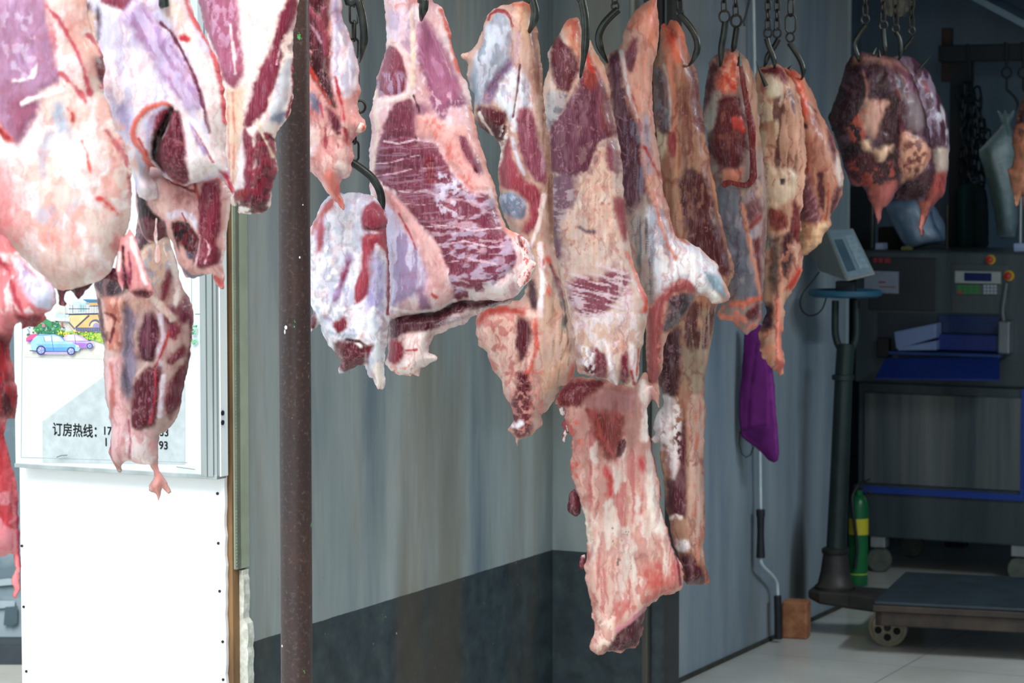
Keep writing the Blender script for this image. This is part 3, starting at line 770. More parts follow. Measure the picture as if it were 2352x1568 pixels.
soft_mesh(CLOTH, 'cloth', '1712,740 1752,745 1768,800 1778,870 1783,950 1790,1040 1788,1056 1778,1063 1766,1058 1744,1034 1722,1018 1702,1002 1697,960 1698,920 1704,850', tY, .018, '''
 P 64286c 4 -3 3 | 1702,985 1740,975 1762,972 1760,1000 1750,1015 1730,1012
 S 8c3c8c 5 4 3 3 | 1756,800 1764,900 1762,980
 S 5c2460 5 4 -3 3 | 1738,790 1722,900 1718,980
 S 9a4898 5 4 3 3 | 1770,860 1780,960 1784,1040
 S 5c2460 4 3 -3 3 | 1700,990 1740,976 1760,974''', to, base='7c3480', parent=tw, seed=5, rag=.8, R=16, lump=.4)
MB().tube([P(1700, 990, tY + .02) - to, P(1698, 1020, tY + .02) - to, P(1704, 1042, tY + .02) - to, P(1714, 1050, tY + .02) - to, P(1724, 1044, tY + .02) - to, P(1731, 1026, tY + .02) - to], .0022, 8).build('loop', mat('loop_cord', '30342c', rough=.8), tw)

# ---- weighing scale
SA = math.radians(17.4)
so = P(1912, 1350, 8.95); so.z = 0
sca = thing('platform_scale', 'heavy platform weighing scale with dark green column and slanted grey display', 'scale', so, -SA)
SM = Matrix.Translation(so) @ Matrix.Rotation(-SA, 4, 'Z'); SMi = SM.inverted()
def Sp(x, y, Y): return SMi @ P(x, y, Y)
GR = mat('green_black_iron', '1f302c', '141c1c', 12, (1, 1, .4), .45, .3); IR = mat('worn_iron', '3a3632', '1e1e1e', 8, rough=.55, metal=.3, bmp=.2)
c0 = Sp(1918, 1345, 8.95); c1_ = Sp(1938, 862, 8.95); c2_ = Sp(1943, 790, 8.95)
MB().tube([c0, c0.lerp(c1_, .5), c1_, c2_], [.037, .033, .031, .031], 28).build('column', GR, sca)
q = Sp(1936, 866, 8.95); MB().lathe([(.031, -.01), (.038, -.008), (.038, .008), (.031, .01)], 28, Matrix.Translation(q)).build('collar', GR, sca)
z0 = Sp(1916, 1350, 8.95).z
q = Vector((c0.x, c0.y, z0)); MB().lathe([(.068, -.004), (.070, .008), (.060, .016), (.050, .06), (.042, .118), (.047, .124), (.047, .136), (.038, .142)], 32, Matrix.Translation(q)).build('column_foot', IR, sca)
# yoke: two uprights joined below
yk = MB()
for sx in (-1, 1):
    yk.tube(curve_pts([Sp(1943, 812, 8.95), Sp(1943 + sx * 16, 795, 8.95), Sp(1943 + sx * 24, 770, 8.95), Sp(1943 + sx * 25, 735, 8.95), Sp(1943 + sx * 24, 690, 8.95)], 6), .0125, 12)
yk.box(-.001, .001, 0, .001, 0, .001, Matrix.Translation(Sp(1943, 800, 8.95)))
yk.build('yoke', GR, sca)
q = Sp(1942, 672, 8.95); TEAL = mat('teal_enamel', '1c4c62', '245a70', 8, rough=.4)
MB().lathe([(.001, -.006), (.10, -.008), (.112, -.014), (.124, -.008), (.127, 0), (.122, .009), (.110, .011), (.10, .004), (.001, .006)], 48, Matrix.Translation(q)).build('tray', TEAL, sca)
MB().box(-.03, .035, -.03, .03, .005, .04, Matrix.Translation(q)).build('display_bracket', mat('bracket', '1a2a30', rough=.5), sca, .003)
# slanted display head (hexahedron)
fTL, fTR, fBR, fBL = Sp(1897, 526, 8.98), Sp(1960, 523, 9.0), Sp(2012, 630, 8.86), Sp(1946, 646, 8.82)
bTL, bTR, bBR, bBL = Sp(1862, 580, 9.10), Sp(1935, 560, 9.14), Sp(1985, 640, 9.02), Sp(1880, 622, 9.02)
hd = MB().add([fTL, fTR, fBR, fBL, bTL, bTR, bBR, bBL], [(0, 1, 2, 3), (7, 6, 5, 4), (0, 4, 5, 1), (1, 5, 6, 2), (2, 6, 7, 3), (3, 7, 4, 0)], False)
dsp = hd.build('display', mat('grey_plastic', '8a8a80', '7c8280', 20, rough=.5), sca, .006)
nrm = (fTR - fTL).cross(fBL - fTL).normalized()
if (SM.to_3x3() @ nrm).dot(CAMP - so) < 0: nrm = -nrm
def face_quad(u0, v0, u1, v1, off):
    f = lambda u, v: (fTL.lerp(fTR, u)).lerp(fBL.lerp(fBR, u), v) + nrm * off
    return [f(u0, v0), f(u1, v0), f(u1, v1), f(u0, v1)]
def slab(name, u0, v0, u1, v1, m_, par, off=.0015):
    a = face_quad(u0, v0, u1, v1, -.001); c = face_quad(u0, v0, u1, v1, off)
    return MB().add(a + c, [(0, 3, 2, 1), (4, 5, 6, 7), (0, 1, 5, 4), (1, 2, 6, 5), (2, 3, 7, 6), (3, 0, 4, 7)], False).build(name, m_, par)
slab('front_panel', .05, .04, .95, .95, mat('panel_blue_grey', '7c9098', '6c828c', 30, rough=.35), dsp)
slab('screen', .12, .22, .42, .84, mat('lcd_dark', '3f5560', '4a606a', 10, rough=.2), dsp, .0025)
slab('keypad', .55, .16, .88, .84, mat('keypad_grey', '8fa4ac', '7a9098', 60, rough=.4), dsp, .003)
cb = [Sp(x, y, 9.0) for x, y in ((1882, 624), (1866, 645), (1846, 670), (1838, 692), (1842, 712), (1856, 724), (1874, 722), (1888, 710), (1896, 690), (1898, 676))]
MB().tube(curve_pts(cb, 4), .0028, 8).build('cable', mat('cable', '1a2a30', rough=.5), sca)
# platform
FL = SMi @ (ray_hit(2007, 1380, Matrix.Identity(4), 2, .18)); BL = SMi @ (ray_hit(2076, 1312, Matrix.Identity(4), 2, .18))
px0 = FL.x; py0 = FL.y; py1 = BL.y; px1 = px0 + .82
MB().box(px0, px1, py0, py1, .168, .18).build('platform_top', mat('rubber_top', '2c3a40', '222c30', 10, rough=.55), sca, .004)
rim = MB().box(px0 - .004, px1 + .004, py0 - .005, py1 + .005, .145, .168).box(px0 + .005, px1 - .005, py0 + .005, py0 + .03, .098, .146).box(px0 + .005, px1 - .005, py1 - .03, py1 - .005, .098, .146).box(px0 + .005, px0 + .03, py0 + .005, py1 - .005, .098, .146).box(px1 - .03, px1 - .005, py0 + .005, py1 - .005, .098, .146)
rim.build('platform_frame', mat('brown_iron', '4a3e34', '2c2824', 10, (1, 1, 1), .6, .2), sca, .004)
# cast neck carrying the column
nk = MB()
cx, cy = c0.x, c0.y
zf = z0 - .002
def neckring(x, hw, zt_, zb_): return [(x, cy - hw, zt_), (x, cy + hw, zt_), (x, cy + hw, zb_), (x, cy - hw, zb_)]
rings = [neckring(cx - .085, .05, zf, zf - .03), neckring(cx - .04, .075, zf, zf - .045), neckring(cx + .06, .08, zf, zf - .055), neckring(px0 + .02, .12, zf - .01, .095)]
vv = [v for r in rings for v in r]; ff = [(0, 1, 2, 3), (15, 14, 13, 12)]
for i in range(3):
    for k_ in range(4):
        l = (k_ + 1) % 4; ff.append((i * 4 + k_, i * 4 + l, (i + 1) * 4 + l, (i + 1) * 4 + k_))
nk.add(vv, ff, False).build('neck', IR, sca, .008)
# the left half of the neck is carried by a foot plate
wc = SMi @ P(2040, 1447, 8.72)
for (wx_, wy_) in ((wc.x, wc.y), (wc.x, py1 - .06), (px1 - .08, wc.y), (px1 - .08, py1 - .06)):
    zc = .064
    W_ = Matrix.Translation((wx_, wy_, zc)) @ Matrix.Rotation(math.pi / 2, 4, 'X')
    wl = MB()
    # a disc with five round holes: hub, spokes and rim
    wl.lathe([(.064, -.014), (.066, -.01), (.066, .012), (.060, .017), (.055, .017), (.052, .012), (.052, -.014)], 40, W_)
    wo = wl.build('wheel', mat('wheel_cream', '9a907c', '6c6250', 14, rough=.6), sca)
    # web with five round holes cut by building it as a fan between circles
    web = MB(); nh = 5; res = 60; vs = []; hole_r = .0125; hr = .033
    grid = []
    N1 = 64
    P2 = []; edges = []
    def circ(cx_, cy_, r_, n_):
        b0 = len(P2)
        for i in range(n_): P2.append(Vector((cx_ + r_ * math.cos(2 * math.pi * i / n_), cy_ + r_ * math.sin(2 * math.pi * i / n_))))
        for i in range(n_): edges.append((b0 + i, b0 + (i + 1) % n_))
    circ(0, 0, .0525, 40)
    hc = [(hr * math.cos(math.pi / 2 + .62 + 2 * math.pi * i / 5), hr * math.sin(math.pi / 2 + .62 + 2 * math.pi * i / 5)) for i in range(5)]
    for a, c in hc: circ(a, c, hole_r, 16)
    v2, e2, f2_, _, _, _ = delaunay_2d_cdt(P2, edges, [], 1, 1e-6)
    fz = []
    for f_ in f2_:
        mx = sum(v2[i].x for i in f_) / len(f_); my = sum(v2[i].y for i in f_) / len(f_)
        if min(math.hypot(mx - a, my - c) for a, c in hc) > hole_r * .98: fz.append(tuple(f_))
    for zz in (.013,): web.add([W_ @ Vector((v.x, v.y, zz)) for v in v2], fz, False)
    web.build('wheel_web', MATS['wheel_cream'], wo)
    MB().lathe([(.05, .0), (.05, .004), (.001, .004)], 32, W_).build('wheel_back', mat('wheel_dark', '15150f', rough=.8), wo)
    MB().lathe([(.012, .012), (.012, .020), (.008, .022), (.001, .022)], 20, W_).build('axle_cap', IR, wo)

# brick block by the wall
bq = Lz(1830, 1462, 0); bw = RM @ bq
bk = MB().box(-.043, .043, -.045, .03, 0, .128).build('brick', mat('brick_orange', 'b07c54', '8c5638', 22, rough=.85, bmp=.4, lo=.3, hi=.6), None, .006, 2)
bk.location = (bw.x, bw.y, 0); bk.rotation_euler = (0, 0, -SA)
tag(bk, 'worn orange brick standing on end between black grip and scale', 'brick')

# ---- fire extinguisher
eo = P(1971, 1345, 10.0); eo.z = 0
ex = thing('fire_extinguisher', 'small green fire extinguisher on the floor behind the scale column', 'fire extinguisher', eo)
MB().lathe([(.03, 0), (.036, .003), (.037, .02), (.037, .30), (.034, .325), (.024, .345), (.014, .352), (.014, .37), (.001, .37)], 32).build('cylinder', mat('green_enamel', '0f6e3c', '0c5c32', 10, rough=.3), ex)
MB().lathe([(.0376, .20), (.0376, .262)], 32).build('label', mat('yellow_label', 'c8c020', 'd8c838', 30, rough=.5), ex)
MB().lathe([(.0375, .045), (.0375, .050)], 32).build('band', mat('lime_band', 'a0c030', rough=.5), ex)
MB().tube([(-.01, 0, .37), (-.008, 0, .385), (.0, 0, .39)], .010, 10).tube([(-.02, 0, .385), (.01, -.01, .40), (.04, -.02, .415)], .0045, 8).tube([(-.02, 0, .378), (.015, -.01, .380), (.045, -.02, .36)], .0045, 8).build('handle', BG, ex)
MB().tube(curve_pts([(-.012, -.01, .38), (-.03, -.03, .34), (-.022, -.042, .25), (-.012, -.044, .15), (-.02, -.044, .07)], 6), .007, 10).build('hose', BG, ex)

# ---- meat cutting machine
SMC = 3.04
STL = mat('machine_steel', '4e595c', '3c484e', 3, (3, 1, .3), .38, .35)
mo = Lf(2150, 1240, SMC)
mc = thing('meat_cutting_machine', 'wide stainless meat cutting machine with blue conveyor tray and keypad', 'machine', RM @ Vector((mo.x, SMC, 0)), -AN)
Mm = Matrix.Translation(Vector((-mo.x, -SMC, 0)))
def Q(x, y, s=SMC): return Lf(x, y, s)
xL_ = Q(1962, 800).x; xR_ = xL_ + 1.05
zt_ = Q(2150, 577).z; zm_ = Q(2150, 884).z; zl_ = Q(2150, 1243).z
def bx(x0, y0, x1, y1, sf, sbk, mb=None):
    """box whose front face covers photo rect x0,y0,x1,y1 on plane sf"""
    mb = mb or MB(); a = Q(x0, y0, sf); c = Q(x1, y1, sf); mb.box(min(a.x, c.x), max(a.x, c.x), sf, sbk, min(a.z, c.z), max(a.z, c.z), Mm); return mb
MB().box(xL_, xR_, SMC, SMC + .6, zm_, zt_, Mm).build('upper_body', STL, mc, .01, 3)
MB().box(xL_ + .012, xR_ - .012, SMC + .02, SMC + .58, zl_, zm_, Mm).build('lower_body', STL, mc, .006)
bx(1985, 900, 2345, 1128, SMC + .008, SMC + .02).build('cabinet_door', mat('door_steel', '767c78', '4a565c', 4, (3, 1, .12), .3, .35), mc, .004)  # pale vertical streaks painted in for reflections on the door
bx(1980, 1130, 2352, 1136, SMC + .004, SMC + .02, bx(2346, 893, 2351, 1136, SMC + .004, SMC + .02)).build('blue_trim', mat('blue_line', '1c3c8c', rough=.4), mc)
bx(1996, 590, 2150, 715, SMC - .006, SMC).build('dark_panel', mat('dark_panel', '20262a', '262e32', 6, rough=.4), mc, .003)
npn = bx(1985, 622, 2063, 674, SMC - .012, SMC - .004).build('nameplate', mat('nameplate', '8a98a8', '7c8a9c', 20, rough=.4), mc, .001)
rk = MB()
for (a, c, d, e) in ((2018, 646, 2034, 650), (2020, 657, 2056, 660), (2006, 592, 2014, 603), (2018, 592, 2028, 603), (2032, 592, 2044, 604)): bx(a, c, d, e, SMC - .0135, SMC - .006, rk)
rk.build('red_print', mat('red_print', '8c3038', rough=.5), npn)
# lit control panel
bx(2186, 605, 2312, 722, SMC - .004, SMC).build('panel_plate', mat('plate', '586060', '50585a', 6, (2, 1, .3), .35, .5), mc, .002)
cp_ = bx(2193, 622, 2298, 652, SMC - .012, SMC - .003).build('control_panel', mat('cream_panel', '8c9690', '98a098', 20, rough=.5), mc, .002)
bx(2215, 626, 2277, 646, SMC - .0135, SMC - .01).build('screen', mat('screen_blue', '16205c', '141c50', 5, rough=.2), cp_)
kb = thing_kb = bx(2195, 653, 2298, 678, SMC - .010, SMC - .003).build('keyboard', mat('kb_grey', '4c5450', rough=.5), mc, .001)
for i in range(4):
    for j in range(3): bx(2200 + i * 13, 654 + j * 7.5, 2210 + i * 13, 660 + j * 7.5, SMC - .0125, SMC - .009).build('key', mat('key_green', '2c7c34', rough=.5) if not (i == 0 and j == 2) else mat('key_red', 'a03838', rough=.5), kb)
for i in range(4):
    for j in range(3): bx(2259 + i * 8, 654 + j * 7.5, 2265 + i * 8, 660 + j * 7.5, SMC - .0125, SMC - .009).build('key', mat('key_pale', '9aa4ac', rough=.5), kb)
for (x, y, r) in ((2276, 596, 11), (2318, 633, 12)):
    q = Q(x, y); W_ = Mm @ Matrix.Translation((q.x, SMC, q.z)) @ Matrix.Rotation(math.pi / 2, 4, 'X')
    eb = MB().lathe([(r / 590, 0), (r / 590, .004), (.001, .005)], 28, W_).build('emergency_stop', mat('yellow_ring', 'c8a018', rough=.5), mc)
    MB().lathe([(r / 1000, .004), (r / 1000, .014), (r / 820, .018), (r / 820, .026), (.001, .030)], 24, W_).build('button', mat('red_button', 'a82818', rough=.4), eb)
# conveyor bay
BLUE = mat('blue_belt', '0a1f5c', '0d2870', 4, rough=.5)
bx(2016, 716, 2294, 822, SMC - .005, SMC + .0).build('bay', mat('bay_shade', '28343c', '202a32', 5, rough=.4), mc)  # flat slab in place of the opening, its shade painted dark
bx(2155, 722, 2292, 767, SMC - .012, SMC - .005).build('guard', mat('guard_blue', '1c2a50', '223256', 5, rough=.25), mc, .002)
bx(2152, 767, 2292, 808, SMC - .05, SMC - .005).build('belt', BLUE, mc, .004)
bx(2040, 806, 2295, 822, SMC - .10, SMC - .005).build('belt_edge', mat('blue_edge', '103668', '0c2c5c', 5, rough=.4), mc, .003)
t0, t1, t2, t3 = Q(2034, 822, SMC - .10), Q(2296, 822, SMC - .10), Q(2296, 871, SMC - .22), Q(2010, 867, SMC - .22)
up = Vector((0, 0, .006)); vs = [Mm @ v for v in (t0, t1, t2, t3)] + [Mm @ (v - up) for v in (t0, t1, t2, t3)]
MB().add(vs, [(0, 1, 2, 3), (7, 6, 5, 4), (0, 4, 5, 1), (1, 5, 6, 2), (2, 6, 7, 3), (3, 7, 4, 0)], False).build('tray', BLUE, mc)
bx(2014, 776, 2040, 822, SMC - .04, SMC - .005).build('side_block', mat('black_block', '0c1014', rough=.5), mc, .003)
bx(2292, 738, 2318, 813, SMC - .07, SMC - .0).build('side_cover', mat('bright_cover', '7c8486', '6c7478', 5, rough=.35, metal=.4), mc, .006)
# curved pipe bracket beside the cover
MB().tube(curve_pts([Mm @ Q(a, c, SMC - .02) for a, c in ((2312, 650), (2306, 690), (2303, 715), (2306, 738))], 5), .008, 10).build('cable', mat('pale_pipe', '5c6666', rough=.4), mc)
# casters and underside
for (x, y) in ((2335, 1300), (2010, 1290)):
    q = Q(x, 1245)
    for dy_ in (.06, .5):
        W_ = Mm @ Matrix.Translation((q.x, SMC + dy_, .05)) @ Matrix.Rotation(math.pi / 2, 4, 'X')
        cs = MB().lathe([(.02, -.014), (.046, -.014), (.05, -.008), (.05, .008), (.046, .014), (.02, .014)], 28, W_).build('caster', mat('caster_grey', '5c6458', '48504a', 20, rough=.6), mc)
        MB().box(q.x - .03, q.x + .03, SMC + dy_ - .03, SMC + dy_ + .03, .102, zl_ + .004, Mm).build('caster_bracket', MATS['aluminium'], cs, .003)
# boxes on its far bay: white tub lying on the belt
q = Q(2100, 800, SMC - .08)
tb = thing('plastic_tub', 'pale blue white plastic tub lying tilted beside the blue belt', 'tub', RM @ Vector((q.x, SMC - .08, q.z)), -AN)
Mt = Matrix.Translation(Vector((-q.x, -(SMC - .08), -q.z)))
def pq(l, s): return [Q(a, c, s) for a, c in pts(l)]
f_ = pq('2052,762 2150,742 2150,776 2058,802', SMC - .095); 
MB().prism([(v.x, v.z) for v in f_], SMC - .095, SMC - .02, Mt).build('tub_body', mat('tub_white', '6478a0', '7084a8', 6, rough=.4), tb, .004)
f_ = pq('2062,798 2150,782 2150,804 2062,805', SMC - .094)
MB().prism([(v.x, v.z) for v in f_], SMC - .094, SMC - .02, Mt).build('tub_lip', MATS['tub_white'], tb, .003)

# ---- things standing on the machine and the rack behind it
zt2 = zt_
def on_top(name, label, cat, poly, s, m_, depth=.06, bev=.003):
    v = pq(poly, s); zz = min(w.z for w in v)
    pv = [(w.x, w.z - zz + 0) for w in v]; x0 = sum(p[0] for p in pv) / len(pv)
    o = MB().prism([(a - x0, c) for a, c in pv], 0, depth).build(name, m_, None, bev)
    o.location = RM @ Vector((x0, s, zt2 + .0005)); o.rotation_euler = (0, 0, -AN); tag(o, label, cat); return o
on_top('small_box', 'tiny white cube-shaped box on the machine top, left of the plastic bag', 'box', '2010,562 2028,562 2028,577 2010,577', SMC + .08, mat('bright_white', 'a8b8d8', rough=.5))
on_top('small_box', 'white box on the machine top at the right frame edge', 'box', '2328,558 2360,558 2360,577 2328,577', SMC + .08, MATS['bright_white'])
on_top('carton', 'dark brown carton on the machine top behind the tiny white box', 'box', '2016,528 2060,528 2060,577 2016,577', SMC + .25, mat('dark_carton', '1c1a18', '26221c', 8, rough=.8), .12)
on_top('bottle_stub', 'olive capped jar on the machine top beside the plastic bag', 'jar', '2070,568 2090,568 2094,577 2068,577', SMC + .05, mat('olive', '6c6c30', '80804c', 9, rough=.5), .03)
def rod_on_top(name, label, cat, x, y, s, r, m_):
    q = Q(x, y, s); o = MB().tube([(0, 0, 0), (0, 0, q.z - zt2)], r, 12).build(name, m_)
    o.location = RM @ Vector((q.x, s, zt2)); return tag(o, label, cat)
rod_on_top('steel_rod', 'silver rod standing on the machine top at the right frame edge', 'rod', 2345, 440, SMC + .12, .007, MATS['aluminium'])
rod_on_top('steel_rod', 'olive brown rod standing on the machine top beside the dark rack post', 'rod', 2176, 470, SMC + .3, .006, mat('olive_rod', '3c3828', '2c2c20', 9, rough=.6))
rod_on_top('steel_rod', 'thin grey rod on the machine top just left of the dark carton', 'rod', 2005, 440, SMC + .3, .006, mat('grey_rod', '6c7478', rough=.4, metal=.4))
SR = 3.9
DK = mat('rack_dark', '121c22', '1a262c', 6, rough=.6)
rk_o = Q(2205, 577, SR)
rck = thing('hook_rack', 'dark steel rack with a thick crossbar against the back wall', 'rack', RM @ Vector((rk_o.x, SR, 0)), -AN)
Mr_ = Matrix.Translation(Vector((-rk_o.x, -SR, 0)))
a = Q(2182, 140, SR); c = Q(2230, 140, SR); MB().box(a.x, c.x, SR, SR + .05, 0, Q(2200, 108, SR).z, Mr_).build('post', DK, rck, .003)
a = Q(2156, 104, SR - .03); c = Q(2156, 143, SR - .03); MB().box(a.x, a.x + 1.0, SR - .04, SR + .0, c.z, a.z, Mr_).build('crossbar', DK, rck, .006)
MB().box(a.x + .93, a.x + .99, SR, SR + .05, 0, a.z, Mr_).build('post', DK, rck, .003)
a = Q(2162, 64, SR); c = Q(2184, 188, SR); MB().box(a.x, c.x, SR - .0, SR + .03, c.z, a.z, Mr_).build('bracket', mat('rust_brown', '3a2c24', '28221e', 9, rough=.7), rck, .003)
a = Q(1950, 428, SR - .2); c = Q(2000, 577, SR - .2)
bkd = MB().box(max(a.x - .2, -.53), c.x, 0, .06, 0, Q(1970, 428, SR - .2).z).build('dark_cupboard', mat('cupboard', '202a2e', '161e22', 5, rough=.7), None, .004)
bkd.location = RM @ Vector((0, SR - .2, 0)); bkd.rotation_euler = (0, 0, -AN)
tag(bkd, 'dark narrow cupboard standing behind the display of the scale', 'cupboard')
# rear hooks, chain bundle, cloths, bags
def rear_hook(x, label):
    Y = (RM @ Q(x, 160, SR - .05)).y - .02; o = P(x, 100, Y)
    t = thing('rack_hook', label, 'hook', o, 0, 'small hooks hanging from the rack crossbar'); pp = F / Y
    MB().tube([P(x, 98, Y) - o + Vector((0, .03, 0)), P(x, 98, Y) - o, P(x, 156, Y) - o], .006, 8).build('hanger', DK, t)
    c = P(x, 167, Y) - o
    MB().tube([(c.x + 11 / pp * math.cos(i * .35), 0, c.z + 12 / pp * math.sin(i * .35)) for i in range(18)], 2.4 / pp, 8, closed=True).build('ring', DK, t)
    MB().tube([P(x, 180, Y) - o, P(x, 206, Y) - o], 2.4 / pp, 8).build('link_rod', DK, t)
    MB().tube(curve_pts([P(x + a, b, Y) - o for a, b in ((0, 206), (12, 216), (24, 232), (25, 246), (18, 258))], 5), [3 / pp] * 12 + [3 / pp * (1 - k_ / 9.5) for k_ in range(9)], 8).build('hook_rod', DK, t)
rear_hook(2312, 'small rack hook holding the hanging white bag')
rear_hook(2350, 'small rack hook at the extreme right frame edge')
cyY = (RM @ Q(2230, 250, SR - .06)).y
o = P(2228, 150, cyY)
cb_ = thing('chain_bundle', 'bundle of dark chains hanging from the rack beside its post', 'chains', o)
MB().tube([P(2222, 100, cyY) - o, P(2226, 150, cyY) - o, P(2230, 205, cyY) - o], .005, 8).build('strap', DK, cb_)
lm = link_mesh(.062, .030, .0048).build('chain_link', mat('black_chain', '141c20', '1e2a30', 10, rough=.4, metal=.5), cb_); lme = lm.data
rg = random.Random(12); first = True
for (xs, y0_, y1_) in ((2212, 212, 400), (2224, 205, 430), (2236, 205, 450), (2250, 215, 420), (2260, 290, 440), (2218, 320, 440)):
    y = y0_; k_ = 0
    while y < y1_:
        c = lm if first else link('chain_link', lme, None, cb_); first = False
        c.location = P(xs + rg.uniform(-5, 5) + 6 * math.sin(y / 40), y, cyY - .02 + rg.uniform(-.03, .02)) - o
        c.rotation_euler = (rg.uniform(-.2, .2), rg.uniform(-.35, .35), rg.uniform(0, 3)); y += 24
gY = (RM @ Q(2235, 500, SR - .12)).y
o = P(2235, 420, gY); g_ = thing('green_apron', 'dark green cloth hanging on the rack below the chain bundle', 'cloth', o)
soft_mesh(CLOTH, 'cloth', '2198,424 2232,418 2262,430 2270,470 2272,577 2200,577 2196,500', gY, .02, '''
 S 1c4440 8 6 3 4 | 2214,430 2210,500 2212,575
 S 0c1c1c 8 6 -3 4 | 2234,430 2236,500 2234,575
 S 22303a 14 6 2 4 | 2258,440 2262,575''', o, base='16302e', parent=g_, seed=4, rag=1, R=14, lump=.5, step=3)
wY = (RM @ Q(2300, 400, SR - .12)).y
o = P(2306, 262, wY); w_ = thing('plastic_bag', 'tall white plastic bag knotted at its top, hanging from a rack hook', 'bag', o)
soft_mesh(PLASTIC, 'bag_film', '2290,252 2302,262 2308,250 2316,262 2332,250 2328,272 2320,284 2330,300 2338,320 2338,545 2292,548 2286,500 2276,450 2262,400 2246,348 2262,330 2300,288 2296,272', wY, .05, '''
 P 6c8078 5 -2 3 | 2262,340 2274,350 2292,430 2306,545 2290,548 2276,450 2258,395
 P b4ccd0 5 2 3 | 2276,340 2300,310 2334,320 2336,540 2312,545 2300,430
 S d8e8e8 4 3 1 3 | 2290,372 2304,366
 S dce8e8 5 3 3 3 | 2248,346 2272,322 2300,290
 S 5c7470 4 3 -3 3 | 2306,262 2310,290 2312,310''', o, base='94acb0', parent=w_, seed=4, rag=.8, R=22, lump=.6, step=2.6)
bY = (RM @ Q(2100, 520, SMC + .15)).y
o = P(2100, 574, bY); o.z = zt2 + .002
wb = thing('plastic_bag', 'crumpled pale blue plastic bag lying on the machine below the dark meat pair', 'bag', o)
soft_mesh(PLASTIC, 'bag_film', '2030,470 2062,460 2100,452 2130,458 2150,480 2170,512 2173,548 2168,562 2130,566 2092,575 2074,560 2056,530 2040,500', bY, .06, '''
 P b4c8dc 5 3 5 | 2084,474 2106,462 2120,520 2150,548 2110,556
 P 6c88a0 6 -2 5 | 2040,480 2080,476 2100,540 2080,560
 S c4d8e8 6 4 4 4 | 2096,466 2110,510 2130,540
 S 48607c 5 4 -4 4 | 2130,470 2140,510 2160,548
 S 283848 8 4 0 4 | 2096,572 2130,562 2168,556''', P(2100, 574, bY), base='8ca4bc', parent=wb, seed=14, rag=1.5, R=30, lump=1.4, step=2.6)

# unseen tube lamp added to brighten the stall interior
tubeo = MB().tube([(2.4, -.3, ROOF_Z - .05), (2.4, .9, ROOF_Z - .05)], .014, 12).box(2.37, 2.43, -.35, .95, ROOF_Z - .03, ROOF_Z).build('fill_lamp', mat('lamp_white', 'e8eef0', rough=.4))
tag(env(tubeo), 'added tube lamp brightening the stall, unseen above the frame', 'lamp')
ar = bpy.data.lights.new('fill_light', 'AREA'); ar.shape = 'RECTANGLE'; ar.size = .08; ar.size_y = 1.2; ar.energy = FILL; ar.color = (.75, .88, 1)
aro = bpy.data.objects.new('fill_light', ar); COL.objects.link(aro); aro.location = RM @ Vector((2.4, .3, ROOF_Z - .075)); aro.rotation_euler = (0, 0, -AN)
# ---- light: daylight from the open front, a hazy sun, warm bulbs over the rail
wd = bpy.data.worlds.new('world'); SC.world = wd; wd.use_nodes = True
bg = wd.node_tree.nodes['Background']; bg.inputs[0].default_value = (.80, .91, 1.0, 1); bg.inputs[1].default_value = WORLD
sn = bpy.data.lights.new('sun', 'SUN'); sn.energy = SUN; sn.angle = math.radians(34); sn.color = (1, .965, .94)
so_ = bpy.data.objects.new('sun', sn); COL.objects.link(so_)
dv = (RM.to_3x3() @ Vector((SUNX, 1, 0))).normalized() * math.cos(SUNEL) + Vector((0, 0, -math.sin(SUNEL)))
so_.rotation_euler = dv.to_track_quat('-Z', 'Y').to_euler()
for (lx, ly, en) in LAMPS:
    l = bpy.data.lights.new('bulb', 'POINT'); l.energy = en; l.color = (1, .70, .50); l.shadow_soft_size = .04
    lo_ = bpy.data.objects.new('bulb', l); COL.objects.link(lo_); lo_.location = RM @ Vector((RX + lx, ly, 2.36))
